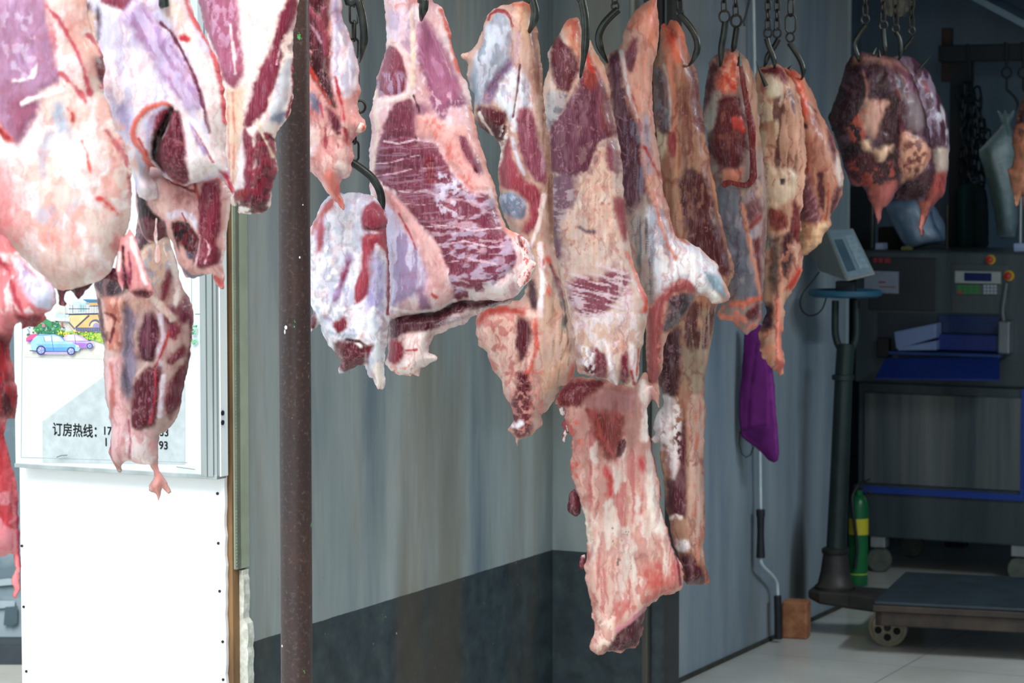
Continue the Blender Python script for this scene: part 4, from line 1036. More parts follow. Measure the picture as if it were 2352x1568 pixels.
# ================================================================== the hanging meat
# A: nearest, far left
meat('largest shoulder cut, far left, purple muscle above a broad sheet of cream fat', (70, -30), 3.85, .055,
 '-70,-60 120,-60 195,-30 200,30 214,80 232,115 243,152 237,195 240,220 254,250 263,290 288,330 300,380 304,440 301,490 292,530 280,560 262,600 254,626 226,645 180,660 150,665 128,664 98,640 60,600 20,575 -70,560',
 '''
 N F2E9E8 50 60 .5 .8 1
 N e0bcae 25 30 .55 .5 1 | 0,440 120,500 200,560 250,600 200,640 80,600 -60,560
 N e6a79c 30 60 .6 .6 1
 P e2a0a0 24 0 12 | -70,360 30,370 62,440 50,520 20,560 -70,560
 N b9c2d4 25 70 .6 .6 0 | 110,300 180,300 200,480 150,600 90,480
 P b48aa8 6 5 7 | -70,-60 112,-60 126,60 140,110 145,150 152,195 112,208 98,235 104,258 85,285 62,330 38,320 10,280 0,220 -70,200
 N c9a6c8 20 90 .5 .6 0 | 20,-60 95,-60 105,160 60,180 20,80
 N d8c4d8 14 24 .62 .7 0 | 20,20 100,40 120,180 30,190
 P a0607e 10 0 8 | 40,230 100,215 95,260 60,320 40,300
 S F2E9E8 9 3 4 6 | 46,190 62,188 90,180 102,150
 S F2E9E8 10 4 5 6 | 68,240 90,228 130,218 160,210
 P d79096 5 -2 5 | 104,-60 116,-60 124,20 140,90 146,150 142,160 132,90
 S c9606e 9 4 -2 6 | 122,20 150,50 172,90 190,125 204,165 216,220
 S d07078 8 4 -2 6 | 152,170 184,200 208,235
 S c05060 5 3 0 5 | 205,80 236,125 242,160 236,200
 P 6a2038 4 -2 4 | 224,130 240,132 244,152 236,192 226,170
 P a9b4c8 8 -2 8 | 142,240 160,240 172,300 150,310 138,280
 S R 10 5 2 6 | 168,250 180,262 182,278
 S d85a48 6 4 -1 4 | 202,325 212,350 222,395
 S d85a58 9 5 0 8 | 242,455 262,470 276,488
 S c05a60 6 4 0 6 | 250,300 290,360 302,440
 S d07068 14 6 0 8 | 0,260 18,300 36,320 
 S b03038 8 4 3 5 | 0,282 20,306 34,316
 N cc7078 20 60 .6 .6 0 | 270,300 304,340 304,500 270,600 250,560
 ''',
 parts=[
  ('membrane_strand', -.01, .012, '276,535 288,545 300,522 312,540 322,575 338,620 350,650 355,672 345,684 334,686 316,682 300,670 296,655 290,640 284,668 274,650 268,620 272,580', '''
   P a04560 4 1 4 | 284,600 300,620 302,660 290,668 278,640
   P 5a1828 3 0 3 | 302,668 330,660 352,668 344,684 318,682
   S 2c0c14 6 3 -3 3 | 286,566 288,610 292,640
   S F2E9E8 8 3 2 3 | 276,580 276,620
   S 8a3050 5 3 0 3 | 300,580 306,620 300,650
   S F2E9E8 9 3 1 3 | 304,545 322,600 338,650''', dict(base='e0a0a0', rag=1.5, step=2.6)),
  ('blood_clot_fringe', .015, .012, '122,640 150,640 200,640 262,612 300,640 292,668 262,650 240,640 224,648 206,656 190,672 176,690 168,676 160,668 146,672 144,690 152,700 144,706 130,700 132,680 126,666', '''
   S X 8 5 0 3 | 130,664 180,664''', dict(base='6a1c30', rag=2, step=2.6))],
 base='e4cfc6', seed=3, folds=0.3, step=3.4, R=90)

# B: low at the frame's left edge
meat('long pink meat strip at the left frame edge, ending in a thin dangling tail', (-70, 480), 3.75, .03,
 '-140,500 0,536 20,552 60,600 96,628 128,664 130,690 118,716 100,722 106,732 88,748 64,752 50,758 46,740 34,745 22,790 30,850 40,900 38,960 14,960 10,1000 26,1060 40,1120 44,1200 46,1270 49,1300 44,1312 46,1350 40,1374 30,1372 34,1350 26,1338 34,1310 34,1290 30,1270 -20,1285 -140,1290',
 '''
 N F2E9E8 20 60 .5 .8 1 | -40,560 60,600 120,680 100,720 20,720 -40,680
 P dfe0f2 6 2 5 | 40,590 80,610 126,664 128,690 116,714 90,700 60,660
 N b8a8d0 12 20 .55 .7 0 | 50,600 120,660 110,700 60,660
 S c04858 9 4 1 5 | 0,590 30,620 44,680 62,720
 P b05868 5 3 5 | 36,560 60,580 90,605 98,636 80,632 60,608
 S F2E9E8 6 3 2 4 | 40,580 70,610 100,640
 P 8a2434 5 2 6 | 40,720 90,718 108,732 88,748 52,760 46,742
 P 5c1422 8 -3 7 | -140,760 20,760 24,850 38,920 30,960 -140,960
 N a83840 12 40 .5 .8 1 | -140,760 30,780 40,950 -140,960
 P c8545c 14 0 8 | -140,970 14,970 30,1070 44,1200 46,1270 -140,1290
 N e0a0a8 30 40 .5 .8 2 | -60,1100 40,1120 46,1270 -60,1280
 N b03840 8 50 .58 .6 0 | -60,970 20,970 44,1200 -60,1200
 S b03858 6 3 0 3 | 38,1140 44,1230 47,1300
 ''', base='de8c90', seed=9, step=3.4, R=60)

# C: second cut
meat('white fatty cut beside the largest shoulder, dark triangular pocket in its lower half', (330, -30), 4.12, .06,
 '205,-60 428,-60 446,40 480,98 503,147 516,214 521,291 518,352 526,395 540,440 536,452 524,430 505,402 470,412 441,424 425,428 395,418 374,402 368,390 345,384 340,402 362,420 364,455 340,462 316,450 312,420 304,400 290,370 262,300 245,250 200,180 195,60',
 '''
 N cfd0ea 24 70 .5 .7 0
 P 93405c 4 2 6 | 200,-60 330,-60 320,0 306,20 296,32 275,20 242,10
 P 6a2240 5 -2 6 | 195,0 214,10 216,60 208,100 195,80
 P d8b9a4 5 1 8 | 204,30 232,40 236,160 218,110 206,80
 P 54384c 5 -3 4 | 232,12 242,30 244,90 234,100
 P b99cc4 8 4 7 | 322,0 350,30 376,58 410,104 453,171 471,214 470,255 441,252 386,190 367,147 340,104 306,67 288,46 312,20
 N ded2ea 12 60 .5 .6 0 -30 | 322,0 376,58 453,171 470,255 441,250 340,104 290,46
 S 7c3458 8 2 -3 3 | 380,58 402,76 427,118 452,168 470,218 480,260 490,305
 S F2E9E8 30 8 3 5 | 395,20 440,90 478,160 497,230 506,300 510,380
 N f6dccb 20 30 .55 .7 1 | 380,0 430,20 480,120 460,150 400,60
 S d8606a 8 3 2 4 | 424,-40 432,10 446,44 480,104 502,155 513,215 518,285
 S c8404c 12 5 0 7 | 428,92 442,94
 P a79cc0 8 -3 7 | 276,240 300,236 312,270 312,300 290,302 274,270
 N e6b8a8 18 26 .55 .7 1 | 245,230 310,300 330,400 300,380 255,280
 S e08478 11 4 4 6 | 352,400 338,350 320,325 316,300 326,276 350,252 386,238 402,244
 S d05850 4 3 1 4 | 330,320 346,350 356,392
 P b7b0cf 4 -2 4 | 346,280 372,258 398,247 392,262 370,280 356,310 352,345
 P 8a3048 4 0 4 | 372,262 400,247 404,262 388,300 368,328 362,352 357,330 366,300
 H 14060a 26 8 | 352,362 358,322 380,285 402,244 412,250 400,285 384,320 378,360 384,400 368,390
 P 6a2036 3 5 3 | 408,252 424,257 434,306 440,367 441,408 426,426 395,414 372,386 364,356 384,320 396,290
 N a05468 5 5 .60 .6 1 | 404,248 424,257 434,306 440,367 441,408 426,426 395,414 372,386
 S b06478 5 2 1 3 | 424,262 434,306 440,367 440,400
 P F4eeee 4 3 4 | 426,254 459,275 490,330 519,392 500,398 442,418 440,360 436,306
 S b0506c 4 2 -1 3 | 452,292 470,320 484,350 496,372
 S b4a0cc 7 5 0 4 | 446,280 462,320 480,352
 P c04458 3 2 3 | 503,390 526,396 540,442 530,448 518,415
 S 9c2838 5 2 1 3 | 398,418 424,430 446,424
 ''',
 parts=[
  ('lower_flesh', .055, .04, '300,392 340,380 420,400 500,396 512,402 520,430 522,475 513,520 511,560 505,600 502,612 506,640 507,668 496,666 484,650 477,632 458,637 432,643 415,640 408,618 398,606 392,590 386,560 380,552 372,540 356,556 330,560 314,540 304,500 298,440', '''
   H 2c0c14 8 16 | 302,408 316,404 330,440 345,480 372,500 384,520 372,552 340,560 314,540 304,490
   P 6a2434 4 0 4 | 312,506 340,500 372,512 378,545 350,556 322,548
   N 8a6474 8 10 .6 .6 1 | 306,500 380,500 384,552 320,552
   P ecd9d6 4 6 5 | 312,404 345,398 366,412 364,448 344,462 330,452 322,430
   P e2c3bc 4 5 5 | 342,440 372,440 388,470 400,478 392,500 372,505 352,490 344,465
   P d8a8a4 4 3 5 | 368,400 398,410 424,440 450,450 452,462 430,468 404,466 390,446 370,430
   S 8a2434 7 3 1 4 | 395,418 430,436 446,440
   S b05040 6 3 3 3 | 444,422 450,444 456,462 458,488
   H 2c0c14 8 8 | 388,512 410,506 432,512 450,540 456,552 448,600 436,616 424,600 410,590 398,560
   N 7a2030 10 10 .5 .8 1 | 388,512 432,512 456,552 448,600 424,600 398,560
   S e6e0ea 16 5 3 4 | 388,496 410,488 434,496 452,522
   S b02038 4 1 2 1 | 416,490 424,508
   P cfa8a0 4 2 4 | 406,558 420,574 440,600 436,618 416,604 408,590
   P 5c5c72 3 1 3 | 424,576 440,586 438,596 426,592
   S 8488a0 9 3 1 3 | 414,622 432,638 456,636
   P 8a3048 3 5 3 | 462,424 486,408 503,408 505,476 502,531 492,560 502,590 492,612 464,624 446,612 456,568 452,528 452,464
   S e6c8d0 3 1.5 2 3 | 456,540 474,556 480,574 474,590 468,605
   S d6bcc8 3 1.5 1 3 | 456,546 452,580 446,608
   S f0e0dc 9 3 2 3 | 510,404 519,440 519,480 510,540 507,590 500,616
   P e8c0bc 4 3 4 | 452,624 500,608 506,640 504,668 490,655 478,632
   P d86a68 4 2 4 | 476,632 496,634 506,652 506,668 488,658''', dict(base='e4bcb8', R=18, rag=1.8)),
  ('fat_string', -.02, .006, '361,500 366,500 365,520 367,540 366,552 371,566 374,584 372,598 366,606 360,604 357,594 359,576 363,562 358,550 357,536 360,525', 'S F2E9E8 4 2 1 2 | 364,505 362,600', dict(base='ecc0b8', rag=.8, step=2.0, R=6))],
 base='efe6ea', seed=13, folds=0.4, step=3.2, R=70)

# D: shank hanging below
meat('long shank in front of the printed signboard, ending in a forked tip', (330, 480), 4.3, .045,
 '240,628 262,640 282,650 300,600 312,530 320,490 350,500 386,520 392,560 404,590 413,639 422,669 438,688 445,721 441,783 436,820 424,877 412,942 402,965 389,985 366,997 364,1020 362,1042 364,1079 376,1097 396,1130 388,1134 372,1120 368,1132 366,1152 357,1134 343,1126 341,1114 354,1098 350,1079 344,1067 321,1067 298,1056 277,1066 280,1084 270,1084 256,1058 250,1033 256,1000 254,969 243,919 238,850 240,810 236,783 226,737 222,675 214,650',
 '''
 P 3c1420 6 -4 6 | 212,640 240,630 290,640 318,520 330,498 386,520 388,545 360,560 330,600 310,650 296,676 240,690
 P 5e2434 5 0 5 | 314,520 372,510 384,545 350,556 316,550
 N a08ca0 10 8 .62 .5 1 | 310,510 386,510 386,560 310,560
 P ddc6b4 5 2 6 | 330,570 384,545 398,580 412,640 380,660 346,650 322,620
 N a8b0c4 14 18 .55 .7 0 | 330,570 384,545 412,640 346,660
 P 8a3c50 4 3 4 | 378,652 396,614 404,626 396,660 390,690 374,688
 S e8e0da 9 3 2 4 | 396,580 408,640 412,690 402,720
 P 7c2c48 4 4 4 | 412,706 428,676 440,700 444,728 430,742 414,730
 P 7c2c48 5 3 5 | 384,700 410,700 412,740 396,750 382,730
 P 5c1c2c 5 2 6 | 222,680 240,686 248,740 262,800 246,780 234,770 226,735
 P c88878 5 4 6 | 239,675 297,682 290,737 294,792 276,807 251,795 263,767 246,706
 N e0b8a8 12 20 .5 .8 2 | 239,675 297,682 290,737 294,800 251,800
 S 7a2430 5 3 -2 4 | 248,716 268,720 276,730 268,760 262,780
 P 7c748c 7 -2 5 | 294,690 326,700 325,783 318,900 300,915 285,880 290,800
 N a89cb8 10 60 .55 .6 0 | 296,700 322,700 316,900 290,900
 P d2b2a4 5 1 5 | 300,684 345,676 356,690 338,712 320,720 318,800 326,806 320,730
 P 5a1c34 4 6 4 | 338,714 366,716 376,752 373,798 358,828 328,824 326,767
 N 8c4868 10 30 .6 .6 1 | 338,714 366,716 376,752 358,828 328,824
 S dccbc0 17 4 4 4 | 352,676 376,696 404,728
 S dcd2dc 12 4 2 4 | 376,720 384,770 372,800 378,840
 P 8a2c44 4 3 5 | 386,745 412,736 424,756 410,780 394,772
 P 7a2840 4 4 4 | 398,812 430,786 430,812 400,834 388,830
 S c03c3c 7 3 1 4 | 396,760 386,790 374,820 362,842
 S dcc0b8 9 3 2 4 | 346,830 330,850 318,876
 P 68182c 4 6 4 | 316,872 346,838 382,832 378,870 370,945 358,974 328,984 308,972 312,905
 N b08098 5 12 .66 .6 0 | 320,878 370,850 366,942 330,978 312,968
 S c8485c 3 1.5 0 3 | 366,840 366,900 360,940 352,965
 S e0d8e0 11 3 2 4 | 384,860 380,900 376,950
 P 702038 4 4 4 | 384,912 400,860 432,820 428,890 410,940 394,966 386,944
 P e4bcbc 5 1 6 | 242,820 290,810 284,880 300,920 310,985 360,985 362,1042 352,1066 322,1064 300,1054 276,1064 256,1056 256,980
 N F2E9E8 16 24 .5 .8 2 | 290,980 360,980 360,1060 300,1056
 S c88078 10 5 2 6 | 262,830 270,870 262,930 258,960
 S b04860 5 3 -1 3 | 252,1000 256,1050 274,1076
 S b06078 5 3 -1 3 | 304,960 310,1010 302,1050
 S 6c2c50 5 3 0 3 | 440,730 438,790 430,850 414,930
 P e2a8a0 4 1 4 | 350,1066 366,1066 376,1096 394,1130 366,1150 342,1120 354,1096
 ''', base='c8aca6', seed=17, folds=.5, step=2.8, R=45, rag=2.0)

# E: third cut, in front of the pole
meat('cut overlapping the rusty pole at the top, pure white fat between pink and maroon muscle', (600, -30), 4.42, .045,
 '440,-60 692,-60 686,0 676,60 672,110 674,214 664,266 646,288 631,306 636,340 634,367 641,386 630,420 622,450 624,466 612,486 582,492 545,489 548,462 541,474 531,470 527,450 520,398 510,300 500,200 480,100 460,20',
 '''
 N fff6f0 30 90 .4 .9 0
 P b4708c 5 4 6 | 450,-60 551,-60 551,0 557,58 560,110 569,165 556,190 545,208 517,190 502,129 477,80 459,31
 N d0a8c0 7 16 .55 .8 1 | 470,-60 545,-60 556,150 530,180 490,80
 P ead2bc 8 -1 6 | 516,195 545,208 566,200 566,280 560,420 530,440 522,300
 S dda090 5 3 -1 4 | 540,215 545,300 540,420
 S dca498 4 3 -1 4 | 528,230 530,300 532,420
 P 8c3652 4 3 5 | 668,0 646,37 630,116 597,171 575,239 566,290 580,296 615,262 637,200 646,171 655,92 682,46 690,-60 670,-60
 N 6a1c38 14 22 .55 .6 -2 | 650,60 682,46 676,110 650,180 640,160
 S d8b8c0 3 1.5 1 4 | 684,30 670,70 650,100 640,150
 P c8ccd4 4 2 4 | 654,153 672,122 668,220 645,276 622,278 638,199
 P 8890b0 6 0 4 | 636,262 662,256 646,284 622,280
 S 9c2a44 5 2 1 4 | 674,130 673,214 660,270
 P 8c3850 4 3 4 | 566,291 588,321 591,413 580,470 560,470 557,400 560,320
 N b06a80 6 12 .6 .6 1 | 566,291 588,321 591,413 570,470
 P 6a1e34 4 1 5 | 590,300 631,306 641,386 622,450 612,486 582,490 584,440 594,400
 N 9c3a50 12 14 .5 .8 3 | 590,300 631,306 641,386 612,486 550,490 560,450
 S e6d6c4 7 3 2 4 | 596,276 608,310 622,340 630,360
 P f6eef0 4 4 4 | 560,291 566,360 569,428 556,440 543,436 552,380
 P a04048 4 2 4 | 540,436 574,434 576,448 552,462 540,460
 N 5a1830 8 8 .5 .8 1 | 545,462 624,450 612,488 545,490
 S f2e8e8 6 3 1 4 | 536,60 542,110 548,170''',
 base='f6ece8', seed=21, folds=0.35, step=2.8, R=40)

# F: right of the pole
meat('folded cut just right of the rusty pole, white side and sawn bone end', (745, -30), 4.85, .05,
 '660,-60 768,-60 783,-10 787,42 797,67 814,112 827,152 824,176 829,205 822,240 824,262 842,284 840,303 818,314 810,324 812,345 814,362 806,374 808,392 802,408 786,410 780,420 782,445 792,470 790,483 778,472 770,462 752,440 738,416 712,390 690,380 664,300 658,100',
 '''
 P 7a2c40 5 2 6 | 660,-60 768,-60 766,50 758,90 764,140 764,168 740,150 720,120 700,110 660,100
 N 4c1422 12 30 .52 .8 -3 | 700,-60 768,-60 764,160 700,110
 S c8a0b4 5 3 1 5 | 708,54 722,64 734,84 742,100
 S a04a60 12 4 4 5 | 712,20 738,50 754,90 752,128
 P 4a1420 5 -4 5 | 704,116 741,130 762,175 770,220 778,252 764,250 736,206 712,160
 S c84438 6 3 2 4 | 704,130 720,165 742,205 764,240
 P f0eaf2 5 4 5 | 768,-60 783,-10 797,67 814,112 827,152 824,176 822,205 800,228 776,215 766,170 768,90 762,40
 P ab9cc8 5 0 4 | 766,10 776,0 786,40 790,80 774,60
 N c4c4dc 12 40 .55 .7 0 | 766,-60 797,67 827,152 800,225 768,170
 P 8488a8 6 -1 6 | 712,220 730,210 740,240 736,260 720,250
 P f0e8ee 8 2 6 | 660,270 705,270 735,300 728,352 706,372 664,360
 S c84450 7 3 1 5 | 776,180 784,225 792,250 796,290 800,330
 S c06070 4 2 -2 4 | 740,240 752,290 752,340
 S b04c5c 4 2 -2 4 | 768,260 784,300 780,340
 N f0d4cc 12 20 .5 .7 2 | 705,280 820,280 800,400 740,400 705,380
 P 7a3048 5 0 4 | 750,245 775,255 788,290 780,310 764,290
 P efe0dc 4 4 4 | 776,372 800,376 806,400 786,410 778,396
 P e08c80 5 3 5 | 736,400 768,390 780,420 790,480 770,462''',
 parts=[('sawn_bone', -.02, .012, '812,288 826,280 838,284 843,292 840,300 828,306 816,304', 'P d06858 2 -1 2 | 832,286 842,288 842,298 832,302', dict(base='ecd8cc', rag=.5, step=1.8, R=8))],
 base='e2aca8', seed=27, step=2.6, R=40)

# G: low left piece on the S hook
meat('small bluish white cut on the low hook beside the pole, ragged fat and maroon strips', (855, 500), 4.95, .05,
 '709,545 712,520 725,500 741,465 757,448 775,440 800,444 835,442 859,450 876,466 886,482 889,502 885,542 892,583 897,648 895,706 893,779 884,806 884,865 882,893 866,897 860,872 845,864 839,836 815,844 782,857 778,848 782,828 762,804 750,785 741,767 733,742 722,757 716,764 711,752 717,714 709,681',
 '''
 N c0c6de 22 40 .52 .6 -1
 N b4bcc8 9 12 .62 .5 -3
 N F6f2f4 14 18 .52 .9 4 | 709,600 760,560 800,700 740,730 709,700
 P b06070 4 0 4 | 741,485 752,522 746,575 730,584 729,530
 P b8605c 4 2 4 | 722,505 750,462 770,450 772,476 752,486 730,520 716,540
 P a88cb4 4 3 4 | 800,575 816,585 800,640 780,690 766,690 778,650 790,610
 P 92384e 4 0 4 | 800,598 808,600 800,630 786,660 788,630
 P a04c60 3 5 3 | 836,476 848,466 862,460 882,476 892,505 888,534 860,530 838,528 833,500
 S 5a1828 4 2 -1 3 | 842,522 860,526 884,520
 P a8485a 3 4 3 | 834,534 888,534 894,580 880,572 866,556 862,580 866,616 854,668 820,700 818,665 834,604
 S 9a3c50 6 2 1 3 | 884,535 893,600 893,650 891,720
 P a49cc8 7 1 5 | 862,563 884,624 882,706 860,730 846,681 856,630
 N c8c8de 10 30 .5 .6 0 | 850,560 890,620 880,740 840,740
 S dfe6ea 14 5 3 5 | 862,710 850,730 870,770 872,820
 P 8a2c40 3 2 4 | 766,738 798,722 802,746 778,768
 P 6c1c30 4 0 4 | 772,780 842,782 844,836 784,856 764,812
 P 7a2438 4 0 4 | 840,790 862,786 850,815 846,845
 P 6a1c34 3 1 3 | 711,728 724,712 730,735 722,757 712,750
 S b9c4d0 8 4 -2 4 | 760,760 800,770 830,768
 S f0ece8 7 3 4 3 | 832,736 834,760 822,780 832,790
 S 4a1020 5 3 -2 3 | 800,776 830,780 846,790
 P f2eae0 5 4 4 | 862,830 880,826 884,890 868,896 858,860''',
 base='e6e6ee', seed=33, step=2.5, R=38, rag=3.0)

# H: the big leg
meat('biggest maroon leg cut in the middle, broad marbled muscle with a flat sliced lower edge', (965, -30), 5.1, .065,
 '868,-70 976,-70 990,0 1018,22 1031,56 1044,121 1055,160 1076,196 1090,281 1114,365 1130,410 1142,453 1150,493 1166,526 1195,540 1219,559 1230,600 1227,620 1223,640 1200,661 1186,682 1150,690 1108,691 1045,692 1028,704 1006,716 941,724 897,734 890,700 893,640 886,590 876,530 862,480 848,440 848,390 850,337 857,295 849,264 859,224 862,191 873,157 886,121 890,84 884,28',
 '''
 N f0e4e8 16 40 .52 .7 1
 P c8b4c8 6 3 6 | 892,30 930,28 950,50 952,140 936,150 925,110 900,100 894,70
 N ecd8e0 20 30 .5 .7 1 | 886,0 960,0 950,120 890,100
 N e08c80 8 14 .55 .6 1 | 880,-60 990,-60 985,20 890,20
 P 8a4058 4 4 5 | 890,106 926,112 938,157 938,212 918,222 870,222 862,191 876,157
 N b8a0bc 8 40 .55 .8 0 | 864,170 936,170 938,225 862,222
 S 9a5060 4 2 -2 3 | 894,98 912,104 928,118
 P a4688a 5 5 5 | 962,56 977,45 1013,93 1033,135 1078,238 1055,247 1033,247 1022,281 991,246 982,196 960,146
 N c89cbc 8 60 .55 .5 0 -25 | 962,56 990,60 1040,160 1000,200 964,140
 N e0c4d0 8 14 .6 .7 0 | 980,180 1078,238 1055,290 1000,290
 P 84405a 3 3 6 | 937,222 954,240 958,323 1005,330 1020,360 1044,400 1078,440 1129,445 1149,489 1170,538 1187,583 1180,616 1141,648 1080,681 1045,689 1036,640 1020,590 1000,545 966,515 935,475 900,432 866,415 858,400 866,355 880,300 901,247
 P a47892 8 0 5 | 948,235 985,245 1000,320 966,322 956,300
 N 5c2038 60 8 .55 .5 -2 6 | 900,240 954,240 956,330 1010,380 1000,430 860,410
 N b898b0 60 6 .62 .5 1 -6 | 860,290 1010,320 1040,420 1050,560 960,510 860,410
 N c4b8d0 26 11 .55 .7 1 -14 | 1000,380 1080,430 1140,450 1190,590 1150,650 1050,690 1020,590 990,520
 N d8d8ea 14 14 .55 .8 2 | 1000,390 1060,410 1060,520 1000,500
 N e2ccd8 30 9 .62 .5 1 8 | 900,430 1150,430 1190,620 1050,680 1000,540
 S 5a1c30 3 2 -3 3 | 953,222 966,258 958,330
 S d8bcc8 2 1.2 .5 3 | 885,325 920,331 955,322 1004,328
 S d0b0c0 2 1.2 .5 3 | 862,376 900,374 940,362 990,352
 S d0b0c0 2 1.2 .5 3 | 868,404 910,398 950,388 982,386
 S dcc4d0 2 1.2 .5 3 | 905,436 950,442 1010,430
 S d0b0c0 2 1.2 .5 3 | 928,466 970,470 1020,462
 S dcc4d0 2.5 1.2 .5 4 | 975,520 1030,515 1090,528 1160,520
 S d4bccc 2.5 1.2 .5 4 | 1010,560 1070,552 1130,566 1185,560
 S d4bccc 2.5 1.2 .5 4 | 1030,600 1080,592 1140,604
 S 8a2c3c 18 6 -2 5 | 988,366 992,415
 S 5c1424 3 1.5 -3 2 | 978,372 1000,370
 S 5c1424 3 1.5 -3 2 | 978,384 1002,382
 S 5c1424 3 1.5 -3 2 | 980,396 1002,394
 S 5c1424 3 1.5 -3 2 | 980,408 1000,406
 P e2b4b0 5 4 6 | 956,268 988,262 1013,281 1038,284 1078,295 1100,337 1117,393 1132,440 1082,440 1046,393 1019,351 1005,323 962,315
 N d88078 10 14 .55 .7 1 | 960,262 1020,280 1040,340 1100,440 1060,420 1000,320
 P 8a4a62 4 2 4 | 1052,311 1070,311 1092,350 1111,398 1100,404 1063,354
 S 5a2034 3 2 -2 3 | 1054,312 1066,346 1096,396
 P ab9cc0 8 2 6 | 892,460 912,470 940,520 975,560 990,620 972,665 920,690 898,720 893,640 880,560
 N dcd8ea 12 80 .5 .8 1 | 885,460 912,470 975,560 985,640 900,720 890,600
 P e2bcba 5 4 6 | 892,440 935,474 974,530 1006,559 1023,604 1040,690 1006,702 994,648 982,624 966,575 925,510
 S b03848 4 3 0 3 | 920,490 945,535 958,570
 P cfa0a0 6 2 5 | 884,436 900,436 920,470 905,480 890,462
 P a07ca0 6 0 6 | 962,664 972,655 990,700 992,716 966,714
 S c84c50 8 4 1 5 | 994,672 1004,680
 N F2E9E8 16 20 .5 .7 2 | 1060,670 1180,620 1226,560 1226,640 1190,680 1080,700
 S F2E9E8 8 3 2 4 | 900,706 950,716 1010,712 1046,690
 S d86a60 10 4 2 5 | 1014,24 1032,75 1044,125 1056,165
 S e2aca0 12 4 3 5 | 1080,250 1098,320 1122,395 1140,450 1160,520 1200,560
 S e6cfc4 9 4 4 5 | 864,210 860,260 872,290 862,340 856,390
 S ecd6d4 14 4 4 4 | 897,96 912,102 935,130 946,180 940,220 905,232 868,240
 S f0dccc 10 3 3 5 | 948,30 950,80 952,140 950,200''',
 parts=[
  ('sliced_edge', .02, .04, '890,722 941,716 1006,712 1045,686 1108,688 1184,678 1170,700 1129,706 1100,722 1059,748 1030,758 998,770 984,790 982,812 1004,818 1006,826 978,843 962,846 962,865 945,858 941,864 908,862 890,848 884,838 890,800', '''
   P 54182c 4 -2 5 | 893,732 941,722 1006,716 1045,690 1108,692 1184,682 1129,704 1047,718 1020,742 990,760 925,764 913,776 893,780
   N a898a8 34 5 .6 .8 2 -18 | 980,745 1180,680 1130,710 1040,740 990,765
   P 96344a 4 3 5 | 893,780 925,784 934,812 913,834 890,830
   P efe2de 5 5 6 | 930,768 985,760 980,812 1005,824 960,846 960,862 908,860 896,850 930,834
   N e08c80 8 8 .6 .7 1 | 896,840 950,820 960,860 900,862
   S c03038 5 2 1 3 | 934,803 958,801''', dict(base='d8c4c4', rag=3, step=2.6, R=22)),
  ('fat_fringe', -.04, .012, '1196,536 1212,560 1214,590 1226,596 1232,604 1224,622 1216,634 1206,648 1190,660 1184,640 1196,610 1190,580 1180,540', 'N c03c44 6 8 .6 .8 0\n P 7a2430 3 0 3 | 1186,532 1202,552 1200,570 1190,560', dict(base='eccfca', rag=3, step=2.2, R=10))],
 base='dcbcc0', seed=41, folds=0.3, step=2.6, R=75, lump=.9)

